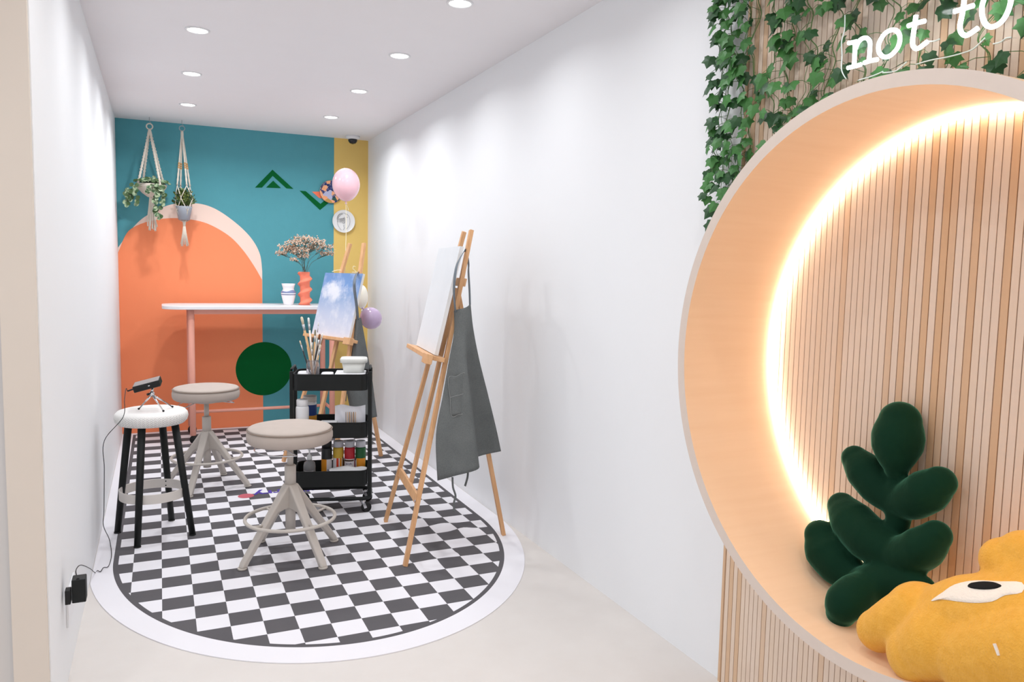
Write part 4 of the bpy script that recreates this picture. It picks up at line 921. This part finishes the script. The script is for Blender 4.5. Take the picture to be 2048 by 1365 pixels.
obj('pot', MB().lathe([(.0001, 0), (.043, 0), (.060, .098), (.062, .108), (.058, .108), (.056, .096), (.0001, .094)], n=36), sim('grey_zinc_pot', (164, 170, 180), .5, var=.08), pt)
mb = MB(); st = MB()
for i in range(110):
    a = random.uniform(0, 2*PI); b = random.uniform(.1, 1.25); d = Vector((math.cos(a)*math.sin(b), math.sin(a)*math.sin(b), math.cos(b)))
    c0 = Vector((pc_.x, pc_.y, pz+.10)); L_ = random.uniform(.085, .135); e = c0+Vector((d.x*L_*.85, d.y*L_*.85, d.z*L_*1.15)); st.tube([c0, e], .001, 4)
    for j in range(9):
        f = .35+.65*j/8; p_ = c0+(e-c0)*f; nd = (d*.5+Vector((random.uniform(-1, 1), random.uniform(-1, 1), random.uniform(-.4, 1)))).normalized()
        sd = nd.orthogonal().normalized(); l_ = .019; tipp = p_+nd*l_; w2 = sd*.0068
        mb.add([p_, p_+nd*l_*.5+w2, tipp, p_+nd*l_*.5-w2], [(0, 1, 2, 3)], 0 if random.random() < .8 else 1)
obj('leaves', mb, [sim('bush_leaf', (74, 92, 40), .5, var=.35, vscale=60), sim('bush_leaf_pale', (150, 156, 84), .5)], pt, True); obj('stems', st, M_vine, pt, True)

# ------------------------------------------------------------------ ivy
M_ivy = sim('ivy_leaf', (66, 122, 60), .45, var=.45, vscale=14); M_ivy2 = sim('ivy_leaf_dark', (38, 80, 42), .45, var=.35, vscale=14); M_ivs = sim('ivy_stem', (92, 128, 72), .7)
LEAF = [(0, .02), (.24, -.10), (.48, .04), (.42, .26), (.58, .56), (.30, .60), (0, 1.0), (-.30, .60), (-.58, .56), (-.42, .26), (-.48, .04), (-.24, -.10)]
def ivy_leaf(mb, c, size, nrm, upd, mi):
    nrm = nrm.normalized(); upd = (upd-nrm*upd.dot(nrm)).normalized(); sd = upd.cross(nrm)
    P = [c+sd*(x*size)+upd*((y-.0)*size)-nrm*(abs(x)*size*.22+(y-.4)**2*size*.12) for x, y in LEAF]
    ctr = c+upd*size*.35+nrm*size*.03; P.append(ctr)
    mb.add(P, [(12, i, (i+1) % 12) for i in range(12)], mi, False)
random.seed(21)
def ztop(y):
    d = y-RC[0]; return RC[1]+math.sqrt(max(ROUT**2-d*d, 0)) if abs(d) < ROUT else 0
gar = [(2.085, 1.64, 1.35), (2.04, 1.56, 1.4), (1.985, 1.62, 1.3), (1.93, 1.54, .6), (1.85, 1.70, .6), (1.78, 1.60, 1.25), (1.70, 1.70, 1.0), (1.62, 1.62, 1.1), (1.53, 1.72, .95), (1.44, 1.76, 1.0), (1.35, 1.78, .8), (1.26, 1.80, .9), (1.17, 1.80, .8), (1.08, 1.79, 1.1), (.99, 1.77, 1.3), (.90, 1.74, 1.2)]
names = ['first', 'second', 'third', 'fourth', 'fifth', 'sixth', 'seventh', 'eighth', 'ninth', 'tenth', 'eleventh', 'twelfth', 'thirteenth', 'fourteenth', 'fifteenth', 'sixteenth']
for gi, (gy, zb, dens) in enumerate(gar):
    zb = max(zb, ztop(gy)-.03) if abs(gy-RC[0]) < ROUT else zb
    lab = 'strand of green ivy hanging from the ceiling over the slats, %s from the white wall' % names[gi]
    if gi == 0: lab = 'strand of green ivy hanging furthest left, in front of the white wall'
    if gi == 15: lab = 'strand of green ivy hanging furthest right above the niche'
    g = thing('ivy_garland', lab, 'ivy', (1.70, gy, H), 0, 'ivy garlands over the slatted wall')
    pts = []; z = H
    for i in range(24):
        f = i/23; pts.append(Vector((1.700+.006*math.sin(i*1.3+gi), gy+.018*math.sin(i*.8+gi*2)+.012*math.sin(i*2.1), H+(zb-H)*f)))
    pth = smooth_path(pts, 4); st = MB().tube(pth, .0015, 5); lf = MB()
    off2 = random.uniform(-.03, .03); st.tube([p+Vector((-.004, off2*(i/len(pth))+.008*math.sin(i*.25), 0)) for i, p in enumerate(pth)], .0011, 4)
    zz_ = H-.01
    while zz_ > zb+.01:
        zz_ -= random.uniform(.010, .030)/dens
        i = min(int((H-zz_)/(H-zb)*(len(pth)-1)), len(pth)-1); p0 = pth[max(i, 0)]
        e = p0+Vector((random.uniform(-.05, -.003), random.uniform(-.055, .055), random.uniform(-.03, .025))); e.x = min(e.x, 1.705)
        if abs(e.y-RC[0]) < ROUT+.01 and e.z < ztop(e.y)+.012 and e.x > XF-.01: continue
        if e.y > 1.98 and e.y > 2.10: e.y = 2.09
        st.tube([p0, (p0+e)/2+Vector((0, 0, .006)), e], .0008, 4, caps=False)
        sz = random.uniform(.028, .050)
        ivy_leaf(lf, e, sz, Vector((-1, random.uniform(-.9, .5), random.uniform(-.1, .7))), Vector((random.uniform(-.2, .2), random.uniform(-.7, .7), -1)), 0 if random.random() < .62 else 1)
    obj('leaves', lf, [M_ivy, M_ivy2], g, True); obj('vine', st, M_ivs, g, True)

# ------------------------------------------------------------------ neon sign
XN = 1.645
M_neon = emit('white_neon_tube', (.93, .98, 1), NEON_E)
ns = thing('neon_sign', 'glowing white neon words hanging in front of the ivy', 'neon sign', tuple(onX(1780, 90, XN)))
def NP(pts, closed=False, n=6): return smooth_path([onX(x, y, XN-.012) for x, y in pts], n, closed)
def letter(strokes):
    mb = MB()
    for st in strokes:
        cl = st[0] == 'c'; pts = st[1:] if cl else st
        mb.tube(NP(pts, cl), .0052, 10, closed=cl)
    o = obj('neon_letter', mb, M_neon, ns, True)
letter([[(1697, 86), (1705, 85), (1713, 83)], [(1710, 84), (1709.5, 108), (1708, 133)], [(1711, 98), (1717, 84), (1726, 76.5), (1735, 77), (1740, 86), (1739.5, 102), (1738, 122)], [(1695.5, 136), (1708, 133), (1722, 129)], [(1728, 126), (1740, 122), (1755, 119)]])
letter([['c', (1783, 60), (1769, 68), (1758, 87), (1758, 104), (1768, 114), (1781, 111), (1795, 96), (1800, 77), (1795, 63)]])
letter([[(1832, 31), (1828, 60), (1825, 84), (1828, 95), (1836, 97), (1845, 91), (1855, 83)], [(1816, 52), (1830, 47), (1850, 42)]])
letter([[(1931, -18), (1925, 25), (1920, 52), (1923, 66), (1932, 71), (1942, 66), (1956, 56)], [(1909, 23), (1925, 18), (1947, 11)]])
letter([['c', (1997, -34), (1978, -20), (1965, 8), (1965, 34), (1974, 51), (1988, 53), (2006, 40), (2019, 14), (2022, -14), (2014, -32)]])
# clear backing sheet and its wires
ac = [onX(x, y, XN) for x, y in [(1683, 70), (1684, 130), (1692, 156), (1706, 166), (1740, 152), (1764, 148), (1790, 135), (1816, 122), (1850, 122), (1890, 112), (1936, 102), (1960, 88), (1975, 80), (1990, 88), (2024, 76), (2060, 66), (2062, -60), (1900, -60), (1690, -20)]]
mb = MB().prism([(p.y, p.z) for p in smooth_path(ac, 4, True)], lambda a, b, d: (d, a, b), XN-.002, XN+.002)
s = N('clear_acrylic', .03); s.base((1, 1, 1)); s.b.inputs['Transmission Weight'].default_value = 1; s.b.inputs['IOR'].default_value = 1.12
obj('acrylic_backing', mb, s.m, ns, True)
mb = MB()
for wr in ([(1716, 161), (1740, 154), (1756, 148), (1766, 143)], [(1765, 146), (1785, 144), (1797, 139), (1813, 124)], [(1690, 30), (1689, 60), (1683, 84), (1684, 110), (1683, 140), (1692, 158)], [(1832, 129), (1860, 121), (1900, 113), (1941, 101), (1958, 88), (1970, 76)], [(1986, 88), (2000, 85), (2012, 77), (2023, 75)], [(1855, 83), (1870, 82), (1880, 78)]):
    mb.tube([onX(x, y, XN-.006) for x, y in [(p.x, p.y) for p in smooth_path([Vector((a, b, 0)) for a, b in wr], 5)]], .0016, 6)
obj('wire', mb, sim('clear_wire', (214, 226, 222), .3), ns, True)
for (x, y) in ((1690, -15), (2040, -40)):
    p = onX(x, y, XN); obj('hanging_wire', MB().tube([p, (XN, p.y, H)], .0012, 6), M_hook, ns, True)

# ------------------------------------------------------------------ velvet plant cushion
s = N('green_velvet', .85, spec=.15); f = s.noise(5, 4, s.coord()); s.base(s.mix(f, lin((3, 34, 22)), lin((10, 54, 34)))); s.b.inputs['Sheen Weight'].default_value = .55; s.b.inputs['Sheen Roughness'].default_value = .35; s.b.inputs['Sheen Tint'].default_value = (.25, .75, .5, 1)
s.bump(s.noise(7, 4, s.coord()), .5, .02); M_vel = s.m
def lobe_chain(pts, radii): return pts, radii
def skin_obj(name, chains, mat, parent, sub=2, vox=.007):
    """union of fat limbs as ONE continuous remeshed body"""
    mb = MB()
    for pts, rad, fl in chains:
        k = len(pts)
        P = smooth_path(pts, 5); R = []
        for i in range(len(P)):
            f = i/(len(P)-1)*(k-1); a = int(min(f, k-2)); t_ = f-a; R.append(rad[a]*(1-t_)+rad[a+1]*t_)
        mb.tube(P, R, 20, flat=fl)
        mb.ball(P[0], R[0]*.999, 20, 12); mb.ball(P[-1], R[-1]*.999, 20, 12)
    o = obj(name, mb, mat, parent, True)
    q = o.modifiers.new('re', 'REMESH'); q.mode = 'VOXEL'; q.voxel_size = vox; q.use_smooth_shade = True
    q = o.modifiers.new('sm', 'SMOOTH'); q.iterations = 3; q.factor = .5
    return o
pc = thing('plant_cushion', 'dark green velvet cushion shaped like a leafy sprig, leaning on the niche slats', 'cushion', (1.60, 1.4, .60))
XP = 1.655
def Q(x, y, X=XP): return onX(x, y, X)
mk = lambda nm, pts, rad, fl=1.0: (pts, rad, fl)
ch = [([Q(1800, 844, 1.672), Q(1798, 858, 1.668), Q(1796, 874, 1.665), Q(1794, 898, 1.66), Q(1793, 920, 1.655), Q(1793, 940, 1.655)], [.051, .058, .062, .059, .046, .028], 1.0),
      ([Q(1710, 918), Q(1730, 942), Q(1757, 975), Q(1785, 1000)], [.035, .050, .048, .038], 1.0),
      ([Q(1879, 966), Q(1856, 982), Q(1825, 1000), Q(1792, 1006)], [.039, .052, .049, .038], 1.0),
      ([Q(1793, 985), Q(1797, 1030), Q(1792, 1060), Q(1780, 1085)], [.034, .030, .028, .030], 1.0),
      ([Q(1684, 1014, 1.64), Q(1704, 1042, 1.63), Q(1738, 1078, 1.62), Q(1785, 1108, 1.62)], [.038, .056, .058, .044], 1.0),
      ([Q(1872, 1072, 1.63), Q(1848, 1094, 1.62), Q(1818, 1110, 1.62), Q(1782, 1110, 1.62)], [.036, .050, .050, .042], 1.0),
      ([Q(1780, 1100, 1.61), Q(1762, 1140, 1.60), Q(1740, 1175, 1.59)], [.028, .030, .034], 1.0),
      ([Q(1641, 1072, 1.60), Q(1654, 1100, 1.60), Q(1680, 1132, 1.60), Q(1712, 1160, 1.60)], [.042, .060, .056, .040], 1.0),
      ([Q(1846, 1176, 1.60), Q(1800, 1168, 1.60), Q(1760, 1168, 1.59), Q(1725, 1172, 1.59)], [.028, .046, .052, .045], 1.0),
      ([Q(1682, 1226, 1.50), Q(1690, 1208, 1.50), Q(1712, 1190, 1.53), Q(1742, 1178, 1.57)], [.036, .048, .050, .045], 1.0)]
skin_obj('cushion_body', ch, M_vel, pc, vox=.006)

# ------------------------------------------------------------------ yellow plush
s = N('yellow_fleece', .95, spec=.1); f = s.noise(60, 4, s.coord()); s.base(s.mix(f, lin((224, 158, 52)), lin((244, 184, 84)))); s.b.inputs['Sheen Weight'].default_value = .3; s.b.inputs['Sheen Tint'].default_value = (1, .85, .5, 1); s.bump(s.noise(240, 3, s.coord()), .6, .004); M_fl = s.m
M_fw = sim('white_fleece', (244, 232, 218), .95, var=.04, bump=.5, bscale=240); M_fb = sim('black_felt', (16, 14, 14), .95)
pl = thing('plush_toy', 'yellow fleece cloud-shaped plush with a white eye patch lying in the niche', 'plush toy', (1.5, 1.0, .56))
XY = 1.47
ch = [([Q(1758, 1262, 1.46), Q(1800, 1245, 1.465), Q(1840, 1230, 1.48)], [.048, .062, .07], .95),
      ([Q(1840, 1310, 1.44), Q(1880, 1290, 1.45), Q(1920, 1275, 1.47)], [.066, .085, .09], .95),
      ([Q(1880, 1240, 1.49), Q(1940, 1235, 1.49), Q(2010, 1240, 1.49), Q(2080, 1250, 1.49)], [.07, .088, .095, .095], .95),
      ([Q(1960, 1315, 1.45), Q(2030, 1310, 1.45), Q(2100, 1310, 1.45)], [.085, .095, .1], 1),
      ([Q(2008, 1122, 1.53), Q(2040, 1150, 1.53), Q(2060, 1200, 1.51)], [.046, .06, .07], 1),
      ([Q(2050, 1112, 1.54), Q(2090, 1130, 1.54), Q(2110, 1200, 1.52)], [.05, .06, .08], 1)]
body = skin_obj('plush_body', ch, M_fl, pl, vox=.007)
bpy.context.view_layer.update()
dg = bpy.context.evaluated_depsgraph_get(); ev = body.evaluated_get(dg)
def on_body(x, y, lift=.002):
    inv = body.matrix_world.inverted(); o_ = inv @ CAM; d = (inv.to_3x3() @ ray(x, y)).normalized()
    ok, loc, nrm, _ = ev.ray_cast(o_, d)
    return (body.matrix_world @ loc)+(body.matrix_world.to_3x3() @ nrm)*lift if ok else None
def patch(name, outline, lift, mat):
    """a cloth patch that follows the plush surface"""
    cx_ = sum(p[0] for p in outline)/len(outline); cy_ = sum(p[1] for p in outline)/len(outline)
    rings = 7; P = []; n = len(outline); okk = True
    c = on_body(cx_, cy_, lift)
    if c is None: return
    P.append(c)
    for r in range(1, rings+1):
        for (x, y) in outline:
            p = on_body(cx_+(x-cx_)*r/rings, cy_+(y-cy_)*r/rings, lift*(1 if r < rings else .2)); P.append(p if p else P[-n] if len(P) > n else c)
    F = [(0, 1+i, 1+(i+1) % n) for i in range(n)]
    for r in range(rings-1): F += [(1+r*n+i, 1+(r+1)*n+i, 1+(r+1)*n+(i+1) % n, 1+r*n+(i+1) % n) for i in range(n)]
    obj(name, MB().add(P, F, 0, True), mat, pl, True)
ol = [(p.x, p.y) for p in smooth_path([Vector((*q, 0)) for q in [(1862, 1203), (1885, 1186), (1910, 1170), (1950, 1162), (2000, 1164), (2044, 1166), (2044, 1186), (2010, 1192), (1985, 1204), (1950, 1207), (1915, 1204), (1885, 1200)]], 3, True)]
patch('eye_patch', ol, .003, M_fw)
patch('pupil', [(1971+36*math.cos(a*PI/10), 1175+7.5*math.sin(a*PI/10)) for a in range(20)], .006, M_fb)

p = on_body(1995, 1300, .002)
if p: obj('care_tag', MB().box(tuple(p), (.003, .005, .020), Matrix.Rotation(-.5, 3, 'X')), M_fw, pl, True)
